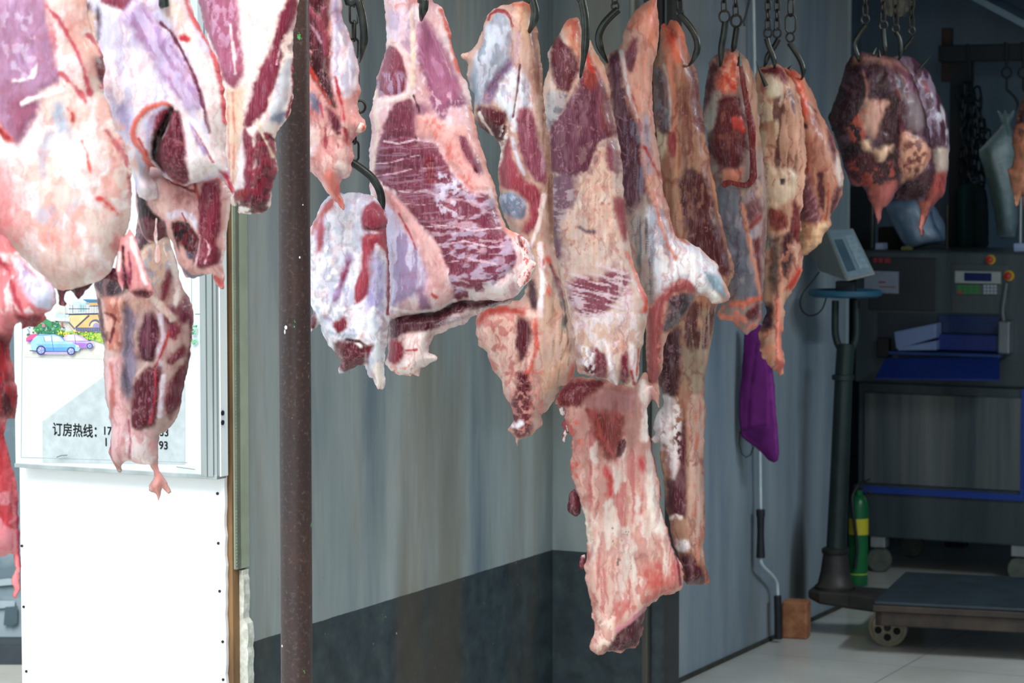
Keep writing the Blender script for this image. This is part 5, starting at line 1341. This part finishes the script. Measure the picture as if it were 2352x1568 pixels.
# I: behind and right of the big leg, shaded gap between them painted dark
meat('tall cut right of the biggest leg, silver membrane at the top and tan striped side', (1205, 20), 5.45, .06,
 '1111,60 1120,32 1136,17 1173,8 1214,2 1226,14 1233,65 1243,126 1246,174 1247,224 1257,286 1266,351 1269,440 1270,496 1273,566 1284,623 1299,681 1312,735 1321,783 1324,840 1318,864 1305,880 1286,888 1271,926 1243,952 1246,975 1222,999 1194,1007 1187,1026 1182,1007 1165,987 1178,967 1178,938 1157,909 1149,869 1129,848 1120,812 1102,799 1094,770 1092,738 1104,704 1140,690 1200,690 1215,640 1190,560 1150,480 1143,420 1146,380 1150,345 1139,317 1117,303 1098,290 1088,258 1090,220 1070,174 1076,145 1058,128 1062,121 1084,115 1100,90',
 '''
 N c8a890 10 60 .5 .6 1 6 | 1200,540 1250,540 1320,800 1280,900 1220,900
 P c9a890 7 2 5 | 1184,15 1214,2 1230,30 1236,120 1216,110 1190,60
 S d87858 10 5 1 5 | 1180,12 1215,12 1226,44
 P 9aa2b4 5 2 5 | 1123,56 1139,33 1160,33 1176,58 1174,135 1147,178 1117,220 1100,245 1086,230 1074,180 1100,120
 N cfd4e0 14 50 .5 .7 1 | 1090,60 1180,60 1170,140 1100,240
 S 9c4048 7 2 2 3 | 1122,46 1126,34 1142,25 1160,29 1172,44 1177,64
 P dadee4 5 3 6 | 1140,190 1172,150 1190,160 1214,196 1218,225 1222,250 1182,310 1174,280 1150,248 1123,224
 N a8a8c0 10 30 .58 .6 0 | 1140,150 1214,196 1220,250 1180,300 1130,230
 P 7a6488 6 -1 5 | 1172,134 1184,150 1148,190 1134,236 1122,246 1110,236 1118,200 1142,170
 S 6a3044 4 2 -3 3 | 1194,150 1188,210 1178,270
 S b9a0a8 8 4 0 3 | 1180,150 1188,110 1190,80
 P 5c1828 4 0 6 | 1098,245 1134,247 1165,258 1164,289 1154,325 1128,313 1101,300
 S e2d4cc 5 2 4 4 | 1102,262 1112,282 1124,296 1132,312
 N f0ecea 7 7 .5 .9 2 | 1156,285 1178,300 1160,350 1144,400 1138,380 1150,320
 P a9826c 5 0 5 | 1214,60 1232,60 1246,196 1258,300 1270,393 1274,560 1262,560 1258,440 1240,281 1222,160
 N 7c4038 8 60 .55 .7 0 | 1214,60 1232,60 1250,200 1274,500 1262,540 1240,281
 P 8c4c62 4 3 5 | 1187,253 1216,245 1232,295 1256,393 1253,421 1229,417 1201,379 1187,323
 N c89cac 5 60 .6 .6 0 | 1187,253 1216,245 1256,393 1229,417
 P 9c4454 4 3 4 | 1168,314 1174,351 1198,405 1238,430 1246,470 1234,520 1210,540 1196,530 1214,500 1216,470 1186,438 1152,430 1144,420 1148,380
 S cfd0dc 8 3 0 3 | 1178,320 1190,370 1204,400
 P 7c88a4 4 2 4 | 1145,446 1182,440 1211,465 1206,498 1172,500 1150,482
 N c0c8dc 10 12 .55 .7 0 | 1145,446 1182,440 1211,465 1172,500
 S ecdcd8 10 3 2 4 | 1248,450 1238,510 1224,550 1214,570
 P 4a1c2c 4 -4 4 | 1212,640 1230,640 1236,690 1232,720 1214,700
 S eee2e4 13 4 3 4 | 1240,560 1246,640 1240,720
 S 74706c 3 2 -3 4 | 1262,600 1280,660 1290,700 1296,760
 S 605050 4 2 -3 4 | 1282,640 1296,700 1304,780 1290,820
 N 8c8078 6 50 .62 .7 -1 8 | 1260,600 1300,680 1318,820 1270,900
 S 8a3844 5 4 -1 4 | 1256,590 1278,640 1290,680
 N d87468 14 20 .6 .7 1 | 1240,560 1275,570 1290,640 1240,700
 P cc6450 6 2 5 | 1304,850 1322,830 1320,866 1300,880
 P e2c0b4 6 3 7 | 1104,720 1186,700 1240,715 1240,800 1220,850 1212,930 1160,900 1124,800 1100,780
 S b85448 14 8 3 7 | 1100,735 1120,712 1160,706 1200,716
 N c4605a 14 18 .58 .55 2 | 1094,700 1240,700 1250,1000 1150,900 1094,780
 P 6a2434 4 0 5 | 1188,722 1210,728 1219,767 1206,822 1190,826 1184,775
 S d87468 8 4 2 6 | 1228,730 1232,790 1220,840 1200,860
 P 70202c 5 2 7 | 1188,848 1216,861 1223,950 1222,996 1190,1004 1170,985 1172,930 1184,900
 N d8a098 8 10 .58 .8 3 | 1160,850 1240,860 1240,1000 1160,990
 S eee6ea 12 4 3 5 | 1172,974 1186,978 1196,968
 N d4b098 8 60 .55 .6 1 10 | 1224,850 1300,700 1310,860 1250,950''',
 base='c6a89c', seed=47, step=2.6, R=45, rag=2.6)

# J
meat('plum-coloured cut behind the long straight hook, cream middle and white torn fringe', (1335, 150), 5.75, .06,
 '1290,66 1300,48 1309,40 1330,40 1337,62 1341,104 1354,90 1362,108 1372,126 1388,152 1399,190 1401,230 1415,281 1426,348 1431,420 1432,450 1443,544 1453,598 1472,649 1488,683 1490,713 1484,742 1478,783 1466,831 1467,872 1456,892 1434,887 1424,874 1417,888 1392,870 1359,864 1328,858 1318,820 1300,760 1285,680 1270,600 1262,500 1254,400 1250,300 1249,250 1246,209 1262,150 1256,126 1270,100',
 '''
 N d8b8a4 30 60 .5 .6 1
 P d89c84 5 3 5 | 1294,56 1309,40 1330,40 1336,80 1334,140 1320,124 1300,100
 N c86450 8 20 .55 .7 1 | 1300,40 1336,40 1336,110 1310,100
 P 6c2a3a 4 4 5 | 1279,72 1291,94 1322,128 1330,161 1308,212 1280,212 1266,176 1262,130
 N 8a4450 6 40 .55 .6 0 | 1276,90 1320,130 1320,160 1270,160
 P b8b4b8 5 2 6 | 1254,204 1302,216 1298,250 1262,300 1250,280
 N 606478 10 14 .58 .7 0 | 1254,204 1302,216 1298,250 1262,300
 P 744058 4 4 6 | 1328,190 1342,163 1366,152 1386,182 1398,230 1414,295 1424,308 1384,321 1368,337 1350,392 1320,400 1296,404 1262,398 1260,330 1266,290 1302,241
 P a0443c 8 0 6 | 1340,160 1366,152 1380,180 1352,210 1336,200
 P 8c4848 10 0 6 | 1380,200 1414,295 1420,310 1388,310 1370,250
 N 8c6078 6 50 .6 .6 0 | 1290,260 1370,200 1400,300 1340,390 1270,390
 P d8a48c 4 4 5 | 1358,120 1374,130 1398,180 1400,228 1384,180 1366,146
 S c85040 10 5 2 5 | 1346,120 1352,150 1360,165
 P 8c5060 5 1 5 | 1386,330 1406,320 1424,370 1420,400 1396,390
 N 9c8088 12 18 .56 .7 0 | 1330,330 1430,320 1430,420 1330,410
 P 7c5a70 7 0 8 | 1260,390 1322,406 1328,455 1306,480 1282,512 1290,607 1276,600 1262,500
 N c4b4bc 20 6 .55 .7 1 | 1262,420 1320,420 1310,500 1280,560 1264,520
 N e2d4ca 24 30 .52 .6 2 | 1320,420 1420,440 1440,600 1330,620
 P 9a5058 4 2 4 | 1405,455 1423,448 1438,463 1442,544 1434,556 1417,518
 S 7a6478 7 4 -1 4 | 1330,520 1344,530 1362,532
 N b86458 5 10 .72 .5 0 | 1290,420 1440,420 1460,600 1300,600
 P 8c4e62 5 2 7 | 1300,650 1332,628 1379,642 1398,612 1436,617 1444,646 1412,690 1380,720 1330,719 1306,687
 N d8c8d0 40 6 .52 .8 1 14 | 1290,610 1450,600 1450,740 1320,740
 N d8cccc 5 60 .55 .6 1 | 1360,590 1450,590 1460,660 1400,680
 N e0dce2 14 18 .5 .7 1 | 1310,730 1480,700 1470,800 1330,820
 S d05c48 14 6 3 6 | 1470,655 1484,690 1482,712
 S d88c78 10 6 1 6 | 1440,580 1460,630 1474,660
 P 7c2c40 4 -2 5 | 1362,792 1392,810 1394,868 1364,864 1334,850 1340,836 1356,820
 N f0eef2 7 8 .5 .9 2 | 1330,790 1364,800 1366,858 1330,855
 P 7c2c40 4 -2 4 | 1424,812 1442,800 1446,870 1432,884 1424,870
 P ece8ec 4 4 4 | 1380,770 1400,790 1410,850 1418,886 1400,872 1394,820
 P ece2e2 4 4 4 | 1440,780 1460,790 1464,870 1450,886 1444,830
 S c04040 7 3 1 4 | 1448,850 1456,880
 S c8605a 4 3 0 4 | 1466,800 1462,860''',
 base='cebbb2', seed=53, folds=0.6, step=2.7, R=60, rag=2.0)

# L with the long flank below
meat('long cut with a white fold jutting right and a torn pink flank hanging lowest', (1395, 140), 6.05, .06,
 '1436,66 1454,28 1484,4 1505,-6 1513,32 1514,80 1509,118 1498,161 1498,214 1504,295 1516,370 1522,432 1535,473 1541,512 1554,544 1576,551 1611,573 1646,604 1662,642 1678,681 1672,693 1637,700 1627,684 1602,680 1567,735 1536,762 1524,800 1523,840 1510,872 1515,912 1500,905 1486,863 1484,783 1484,700 1466,640 1440,560 1424,450 1418,380 1404,290 1394,200 1388,140 1400,123 1424,108',
 '''
 P e0987c 7 3 6 | 1440,66 1454,28 1484,4 1505,-6 1513,32 1512,90 1500,120 1470,70
 N eab0a0 10 40 .5 .7 2 | 1440,60 1505,0 1512,100 1500,400 1470,420
 P 5c2c42 5 3 6 | 1392,130 1421,114 1430,187 1441,241 1462,281 1468,348 1483,420 1484,500 1440,500 1420,400 1404,260
 N 808098 6 60 .58 .7 0 | 1430,260 1470,290 1486,470 1440,480
 P 8c4454 4 1 5 | 1446,93 1465,83 1462,121 1446,171 1437,155 1437,121
 P 7c4858 5 0 5 | 1432,116 1462,122 1448,175 1434,150
 S d8d0d0 8 3 2 4 | 1426,120 1434,180 1446,230 1462,270
 S b8584c 4 3 -1 5 | 1450,220 1462,260 1470,300
 P a8a0b0 7 1 5 | 1470,270 1488,260 1494,330 1496,400 1482,400
 S b44438 9 4 1 6 | 1480,340 1500,380 1512,400
 P a89a98 7 1 6 | 1440,500 1480,440 1500,480 1540,540 1540,620 1520,670 1500,700 1484,690 1460,600
 P dcdfe6 6 3 6 | 1478,480 1510,470 1536,530 1554,552 1592,556 1640,600 1664,650 1636,662 1604,676 1590,650 1560,640 1530,660 1510,680 1496,600
 N 9cacc4 14 50 .55 .6 0 | 1478,470 1530,480 1540,560 1510,640 1490,600
 N 606474 4 120 .56 .8 -1 | 1450,500 1490,500 1500,700 1470,660
 N f4f2f2 20 24 .5 .8 2 | 1500,540 1640,600 1620,670 1520,660
 S d8a090 10 4 4 4 | 1500,440 1514,510 1530,560 1548,590
 S c09080 6 3 0 4 | 1545,500 1560,545 1580,560
 P 8ca4b8 5 0 4 | 1612,617 1646,632 1674,686 1660,682 1640,668 1614,640
 P f2f2ee 4 3 4 | 1604,640 1640,670 1660,690 1636,700 1622,680
 S 7a2c34 9 3 0 4 | 1652,620 1668,640 1686,678
 P 4a3440 6 -8 4 | 1532,684 1560,668 1598,676 1564,740 1522,765 1522,720
 N 7c7888 10 14 .55 .7 1 | 1532,684 1598,676 1564,740 1524,760
 P a45a5c 4 4 4 | 1560,634 1586,644 1598,674 1566,664 1540,672 1526,692 1518,735 1512,878 1487,878 1486,719 1506,678 1532,656
 N 8c4444 8 60 .55 .6 0 | 1487,700 1520,690 1512,870 1487,870
 N e09c90 6 8 .6 .8 2 | 1508,780 1524,780 1524,850 1508,870''',
 parts=[
  ('flank', -.01, .035, '1273,923 1287,886 1324,864 1392,871 1456,888 1480,850 1494,877 1514,905 1515,937 1499,914 1487,932 1488,978 1499,1042 1517,1106 1517,1161 1540,1239 1558,1285 1571,1322 1567,1349 1553,1361 1517,1367 1499,1381 1480,1392 1476,1454 1464,1482 1434,1490 1430,1498 1401,1492 1374,1505 1359,1494 1353,1477 1366,1450 1359,1399 1348,1345 1341,1303 1351,1262 1342,1180 1322,1120 1309,1088 1314,1010 1296,960 1300,940',
   '''
   N e0c4b8 26 110 .5 .65 2 | 1300,960 1560,960 1560,1350 1360,1460
   N c06468 9 80 .62 .6 -1 | 1300,980 1520,980 1560,1350 1370,1440
   N e0dcd4 16 60 .6 .6 1 | 1320,1000 1500,1000 1540,1340 1380,1400
   P 7c2c34 5 2 6 | 1275,920 1287,888 1324,866 1392,873 1370,896 1340,916 1330,930 1290,930
   P b08080 6 0 6 | 1340,910 1392,886 1456,892 1455,930 1440,950 1400,945 1360,950
   P 8c403c 6 -3 6 | 1344,930 1400,940 1440,950 1424,1006 1411,1054 1392,1056 1369,1010 1352,968
   N b8605c 10 30 .55 .7 1 | 1344,930 1440,950 1411,1054 1369,1010
   H 5c1c20 6 6 | 1418,1008 1434,1000 1438,1012 1426,1046 1412,1046
   S c04444 12 8 0 8 | 1392,1075 1402,1100 1400,1130
   S c8505a 9 7 0 8 | 1470,1050 1478,1090 1470,1170
   P eee6dc 8 3 6 | 1478,1080 1500,1085 1512,1160 1530,1230 1500,1220 1480,1160
   P ece8d8 7 3 5 | 1336,1160 1350,1176 1360,1240 1350,1262
   P c06a60 12 0 8 | 1486,1290 1510,1300 1540,1330 1530,1352 1490,1350 1480,1320
   N c05c56 10 20 .55 .6 1 | 1480,1280 1560,1290 1560,1350 1440,1400 1400,1440 1380,1420
   S 8c2c44 6 2 0 3 | 1488,985 1505,1060 1517,1110 1518,1161 1540,1235 1556,1290 1562,1340
   S f0e4dc 20 6 3 6 | 1478,880 1482,930 1480,1000
   N d86a5c 8 14 .6 .8 1 | 1300,960 1330,960 1350,1120 1310,1100
   N 6c6058 6 12 .72 .8 0 | 1400,1180 1460,1180 1450,1320 1400,1320
   P 501424 4 -3 4 | 1420,1440 1446,1424 1479,1392 1476,1454 1464,1482 1434,1490 1401,1492 1386,1494 1404,1470
   S c88c9c 7 3 2 4 | 1416,1440 1440,1424 1466,1402 1480,1392
   N f0dcd0 10 14 .5 .8 3 | 1350,1400 1410,1400 1404,1470 1370,1504''', dict(base='c89c92', R=34, rag=3.2, step=2.8)),
  ('dangling_clot', .01, .02, '1310,1132 1320,1124 1333,1143 1336,1180 1327,1190 1318,1186 1303,1174 1306,1150', 'N 8c4050 6 8 .55 .7 1', dict(base='5c1c2c', R=12, rag=2.5, step=2)),
  ('dangling_clot', .01, .02, '1334,1276 1344,1272 1346,1300 1338,1308 1328,1304', 'P F2E9E8 2 1 2 | 1334,1276 1344,1272 1344,1282', dict(base='7c2434', R=8, rag=1.5, step=2)),
  ('torn_fringe', .015, .015, '1282,926 1300,930 1316,960 1312,986 1304,1000 1298,1018 1293,1014 1296,990 1290,976 1300,960 1286,952', 'N F2E9E8 6 8 .5 .9 1', dict(base='a05058', R=8, rag=2.5, step=2))],
 base='d4a898', seed=59, folds=0.7, step=2.7, R=45, rag=2.0)

# M behind L, long tail
meat('orange-topped cut behind the jutting white fold, with a long narrow tail', (1590, 150), 6.4, .06,
 '1519,58 1526,52 1534,58 1540,44 1556,47 1572,72 1576,102 1587,129 1600,161 1608,228 1619,308 1634,388 1644,432 1654,496 1673,569 1688,623 1664,680 1645,703 1637,767 1625,831 1618,870 1618,909 1622,942 1615,1033 1620,1198 1615,1262 1622,1303 1631,1343 1612,1341 1571,1341 1562,1285 1543,1239 1539,1198 1530,1170 1525,1106 1516,1047 1518,1016 1504,1018 1492,1008 1506,996 1500,980 1508,950 1524,930 1520,896 1507,850 1520,760 1530,680 1530,560 1524,440 1508,330 1502,230 1500,150 1512,118',
 '''
 N a06850 10 90 .5 .7 1
 P d88468 6 3 6 | 1516,56 1540,44 1556,47 1572,72 1576,110 1570,150 1540,150 1524,110
 N d05c48 10 10 .6 .8 1 | 1516,56 1576,60 1576,120 1530,120
 S d89078 14 5 3 6 | 1528,110 1536,170 1548,240 1540,300 1532,330
 P 70585c 5 1 6 | 1500,150 1516,160 1530,190 1538,260 1530,330 1514,310 1502,240
 N 8c94a8 8 30 .58 .6 0 | 1500,150 1530,190 1536,300 1512,300
 S c8b8b0 4 3 1 4 | 1516,130 1530,180 1538,240 1536,300
 P dccbb0 5 3 5 | 1508,300 1530,310 1534,326 1520,360 1512,350
 P a04448 4 4 4 | 1530,310 1546,300 1556,330 1552,360 1538,362 1530,340
 P 76403c 7 0 7 | 1578,130 1600,170 1610,240 1620,310 1600,300 1580,240
 P b08c78 6 1 6 | 1548,200 1574,190 1580,300 1600,400 1570,400 1552,300
 N 8c5048 8 80 .55 .7 0 | 1544,200 1600,200 1634,420 1560,420
 P 5c2424 5 1 7 | 1550,420 1580,380 1612,400 1640,470 1668,570 1682,620 1660,640 1620,600 1580,560 1562,480
 N a07868 8 20 .6 .6 1 | 1550,400 1650,400 1650,520 1560,500
 S c08868 8 3 2 4 | 1610,310 1640,420 1652,490
 S c89878 7 3 1 4 | 1552,330 1550,420 1560,500
 P a89484 6 2 5 | 1566,720 1640,700 1636,767 1624,831 1612,900 1580,900 1560,830
 P 502028 5 -3 5 | 1510,780 1560,740 1562,830 1556,900 1524,916 1510,850
 N 5c2430 6 60 .52 .85 -1 | 1560,680 1645,700 1625,800 1600,800 1570,790
 P d0a48c 4 4 4 | 1596,726 1608,722 1612,745 1600,750
 P 5c1c30 4 0 5 | 1544,970 1574,960 1576,1180 1540,1180 1530,1140 1546,1080
 P e0d4d4 4 4 6 | 1510,920 1530,900 1550,920 1540,1000 1556,1060 1544,1100 1530,1060 1528,1010 1504,1018 1494,1006
 N F2E9E8 9 10 .5 .9 4 | 1494,920 1560,910 1560,1060 1500,1020
 P c4a698 5 3 6 | 1576,900 1618,905 1614,1040 1618,1200 1612,1290 1590,1270 1576,1180 1574,1040
 N c86850 6 40 .6 .7 0 | 1590,900 1620,905 1616,1280 1590,1280
 S ece0d8 8 3 2 5 | 1538,1190 1550,1176 1560,1180
 P e8dede 4 4 4 | 1550,1236 1574,1230 1584,1250 1570,1266 1556,1262
 P 54142a 5 0 4 | 1560,1268 1586,1262 1600,1290 1614,1300 1622,1336 1612,1340 1572,1340
 P 541c2c 5 -2 4 | 1530,1100 1545,1100 1540,1190 1530,1170''',
 base='b8907c', seed=67, folds=0.9, step=2.8, R=40, rag=2.0)

# N
meat('meat with a coral fat knob on top and a dark red cord looping down', (1675, 150), 6.75, .055,
 '1632,134 1651,120 1667,111 1696,114 1721,144 1734,179 1742,256 1751,352 1762,450 1758,560 1754,678 1747,706 1750,735 1742,750 1728,757 1712,770 1696,752 1680,735 1651,737 1646,716 1664,690 1672,650 1650,560 1648,480 1636,420 1626,320 1613,265 1619,192 1629,153',
 '''
 P 7c7c88 7 2 6 | 1640,420 1690,425 1710,480 1740,600 1748,680 1700,700 1680,660 1650,540
 N b4a8b4 16 40 .55 .6 0 | 1650,430 1740,440 1748,660 1680,640
 N 707a90 12 60 .55 .6 0 | 1650,430 1690,430 1730,620 1690,640
 P 5c2028 5 1 6 | 1614,262 1622,190 1634,140 1646,150 1630,230
 P b8b4ac 6 2 5 | 1640,220 1620,260 1616,290 1630,310 1644,280 1650,220
 P bc947c 6 3 6 | 1696,116 1722,146 1736,190 1742,256 1750,340 1730,340 1712,250 1698,180
 P 6a2428 5 3 6 | 1652,218 1694,218 1712,300 1704,370 1688,392 1652,390 1622,345 1636,290
 N a06050 14 20 .58 .6 1 | 1640,240 1700,230 1700,340 1640,340
 P d87458 5 6 6 | 1666,122 1692,126 1698,160 1690,216 1660,216 1644,200 1642,180 1654,160
 N ecb0a0 8 10 .55 .8 2 | 1660,114 1700,124 1692,216 1644,206
 S c84034 8 5 1 5 | 1664,180 1676,200 1686,205
 P cc5040 4 4 5 | 1674,272 1700,268 1712,296 1704,306 1684,296
 P d8937c 4 5 4 | 1652,386 1690,390 1702,386 1698,420 1660,420
 N c8a890 8 20 .6 .8 1 | 1690,420 1750,420 1750,480 1700,480
 P 94443c 4 1 4 | 1706,520 1730,490 1748,484 1746,500 1720,530
 P 743030 5 0 5 | 1724,550 1742,540 1750,660 1742,672 1730,600
 P 8c6468 5 0 5 | 1700,470 1740,450 1748,480 1712,520
 S d09880 10 4 2 5 | 1700,470 1714,540 1732,620 1742,670
 S d4785c 12 5 3 6 | 1680,700 1712,690 1748,682
 N e0907c 14 14 .5 .9 4 | 1650,700 1745,680 1750,750 1700,765 1650,735
 P 6a2830 4 0 4 | 1704,722 1740,690 1744,706 1736,734 1714,736''',
 parts=[('cord', -.072, .010, '1688,134 1695,132 1702,160 1712,210 1722,262 1730,300 1729,352 1733,400 1728,420 1712,433 1690,430 1672,424 1658,432 1651,424 1656,414 1672,412 1690,418 1708,420 1717,408 1717,352 1710,280 1698,210 1692,165', '', dict(base='7c2018', rag=.8, step=2, R=8))],
 base='a8928c', seed=73, folds=0.9, veins=.5, step=2.8, R=40, rag=2.5)

# O1 and O2 on two hooks
meat('ragged cream-fat cut between the corded one and the tan oval, with coral lumps below', (1765, 165), 7.0, .05,
 '1736,168 1741,157 1760,150 1779,146 1797,150 1830,200 1850,300 1850,400 1842,480 1836,550 1846,612 1838,640 1820,668 1800,705 1802,751 1794,783 1802,827 1800,859 1791,864 1782,853 1766,843 1748,815 1741,770 1752,740 1757,719 1753,687 1753,655 1745,560 1745,480 1736,448 1735,352 1741,288 1732,198',
 '''
 N e8d4b8 12 30 .5 .8 2 | 1736,180 1780,180 1790,500 1740,500
 P 7c2c38 4 2 4 | 1746,160 1784,150 1800,160 1806,200 1790,190 1776,176 1752,168
 P dccfb8 5 3 6 | 1752,168 1778,176 1796,200 1796,232 1776,236 1758,214
 N 5c2428 9 60 .54 .85 -2 | 1756,240 1820,200 1830,400 1770,400
 P e0c8b0 5 5 6 | 1750,370 1790,390 1812,384 1830,404 1824,450 1790,470 1760,450 1744,410
 H 3c1418 6 8 | 1786,408 1800,408 1798,426 1786,424
 P 8c3c30 5 2 6 | 1762,470 1798,484 1804,520 1780,534 1760,510
 P 802c28 5 0 6 | 1816,460 1838,480 1834,560 1814,540
 P a09894 5 1 5 | 1748,540 1776,540 1772,570 1756,572
 P 6c5c54 6 -2 5 | 1770,550 1790,540 1784,680 1764,660
 P 4c1c24 5 -3 5 | 1788,540 1816,530 1812,610 1796,640 1788,600
 N e0a890 9 20 .55 .8 2 | 1790,560 1820,560 1816,660 1780,680
 P cc4c3c 5 3 6 | 1812,640 1826,610 1846,614 1836,640 1816,664 1800,660
 P 4a2438 5 -2 5 | 1752,700 1774,690 1772,760 1746,760
 N e8a080 12 12 .5 .8 4 | 1744,760 1804,740 1802,862 1744,820
 S e0907c 16 5 3 5 | 1782,690 1786,760 1792,840''',
 base='cfa48c', seed=79, folds=1.0, veins=.5, step=2.8, R=32, rag=3.5)
meat('tan oval cut rightmost of the three crowded together, coral flap near its top', (1840, 175), 7.15, .06,
 '1788,152 1800,155 1824,156 1849,182 1860,205 1876,230 1884,262 1897,281 1921,336 1938,400 1937,440 1924,470 1906,496 1909,515 1892,537 1886,560 1860,580 1834,593 1826,560 1824,500 1812,440 1800,352 1796,256 1792,200',
 '''
 N bc8470 16 60 .52 .6 1
 P cc5c44 5 4 5 | 1796,160 1826,162 1846,196 1852,240 1850,280 1824,270 1808,240 1802,200
 N ec9c84 8 12 .58 .7 2 | 1796,160 1846,180 1852,240 1830,220
 S 4c1824 5 3 -3 4 | 1812,252 1830,276 1846,292
 S 5c2420 4 3 -2 4 | 1850,236 1870,256
 S b04838 5 3 0 5 | 1826,300 1840,350 1850,400
 P 94606c 6 2 5 | 1816,400 1850,400 1868,460 1880,510 1850,514 1836,500
 N c8a0a8 60 5 .55 .7 1 -40 | 1816,400 1860,400 1880,510 1840,510
 P 642c30 4 -1 5 | 1866,400 1880,390 1892,440 1888,490 1874,470
 P 642834 5 0 5 | 1898,290 1920,340 1926,380 1916,380 1900,340
 P 5c2830 4 0 5 | 1920,420 1936,430 1908,490 1904,470
 P cfc0b4 5 3 5 | 1918,350 1930,370 1938,420 1926,430 1914,400
 S b8583c 5 3 0 4 | 1896,420 1896,480 1890,510
 P deb08c 5 3 5 | 1826,516 1880,514 1908,510 1890,540 1884,560 1836,590
 N f0cfa8 30 8 .5 .8 2 | 1826,516 1908,510 1884,560 1836,590''',
 base='c8957c', seed=83, folds=0.8, veins=.5, step=2.8, R=45, rag=2.4)

# P and Q, with pale sheen painted into their colour
meat('front dark oval cut of the pair above the machine, pale patch in its middle', (2020, 130), 7.55, .07,
 '1948,137 1961,125 1977,118 2000,120 2032,125 2064,137 2092,166 2108,205 2124,256 2137,310 2141,361 2125,393 2100,412 2073,425 2058,440 2048,460 2036,474 2026,478 2023,500 2015,518 2011,500 2006,480 1992,456 1984,428 1966,430 1952,416 1940,388 1925,339 1912,300 1901,272 1920,224 1936,169',
 '''
 N 6c5468 20 50 .55 .6 1
 N 2c1418 24 40 .55 .7 -1 | 1920,180 2000,150 2010,300 1930,300
 P b08c80 8 2 6 | 1962,128 2020,128 2060,142 2090,170 2060,160 2000,140 1960,150
 P 6c3c4c 6 2 6 | 2040,140 2090,170 2120,250 2100,260 2070,200
 N 9c8ca4 10 40 .58 .7 1 | 2050,150 2100,200 2130,300 2090,320 2060,220
 S b07c70 5 3 1 4 | 1976,160 1984,200 1982,240
 P c8a090 5 4 6 | 1984,228 2034,232 2022,270 2006,316 1984,302 1966,290 1976,250
 N cc6c58 9 14 .55 .8 2 | 1934,280 1980,250 1980,320 1950,330
 P 3c1018 5 -2 5 | 2022,270 2050,230 2062,300 2058,400 2030,400 2010,330
 S 702c30 7 4 2 5 | 2044,180 2060,230 2062,300 2060,380
 P dcbca0 4 4 5 | 1975,320 1990,326 1996,346 2012,340 2046,330 2030,356 2020,372 2004,372 1998,350 1976,344
 P 1c1014 5 -4 5 | 1930,330 1960,330 1964,370 1940,380
 P 541820 6 0 6 | 1940,360 2000,350 2020,400 2000,430 1952,414
 N b05c4c 12 14 .55 .8 3 | 1940,370 2040,360 2060,430 1960,430
 P 7c6c70 6 1 6 | 2066,210 2110,220 2124,290 2100,310 2074,290
 P c89c84 5 4 6 | 2066,300 2090,310 2140,340 2136,380 2100,410 2064,420 2060,360
 N 6c3028 12 12 .55 .8 -1 | 2066,320 2138,330 2100,410 2062,410
 P b46c64 6 2 6 | 1990,430 2060,415 2048,458 2026,478 2018,512 2006,480''',
 base='34161e', seed=89, folds=0.9, step=3.0, R=70, rag=2.0, veins=.35)
meat('rear dark plum cut of the pair above the machine, thin fat drip below', (2085, 135), 7.8, .065,
 '2040,150 2050,130 2080,126 2098,134 2131,163 2156,217 2178,272 2181,330 2179,377 2170,448 2143,473 2128,505 2120,520 2122,542 2114,544 2110,520 2114,480 2106,458 2080,462 2057,457 2050,430 2046,300',
 '''
 N a094a8 14 50 .55 .65 1
 P 8c342c 4 3 4 | 2112,186 2126,200 2124,214 2112,208
 N d0ccd4 12 30 .6 .7 1 | 2120,200 2176,260 2178,340 2130,300
 P b8a89c 5 3 5 | 2140,340 2180,340 2178,390 2150,410 2140,380
 P 3c1018 6 -2 6 | 2060,420 2130,380 2150,420 2110,460 2060,458
 P a05048 6 3 6 | 2140,400 2176,390 2168,448 2140,474 2112,470 2130,440
 P cc8070 4 1 4 | 2112,460 2136,462 2120,520 2114,544 2108,520''',
 base='4c2838', seed=91, folds=0.8, step=3.0, R=55, rag=2.0, veins=.35)
meat('orange-tinged cut sliced off by the right frame edge', (2396, 196), 8.9, .06,
 '2372,190 2356,215 2342,250 2326,304 2324,330 2330,350 2324,384 2314,386 2320,420 2326,440 2332,474 2340,470 2350,440 2352,490 2420,490 2430,300 2414,200 2396,186',
 '''
 P 3c1420 6 0 6 | 2326,300 2342,250 2356,220 2356,280 2340,310
 N dc9c80 8 20 .5 .8 2''', base='b08468', seed=95, step=3.0, R=30, rag=2.5)
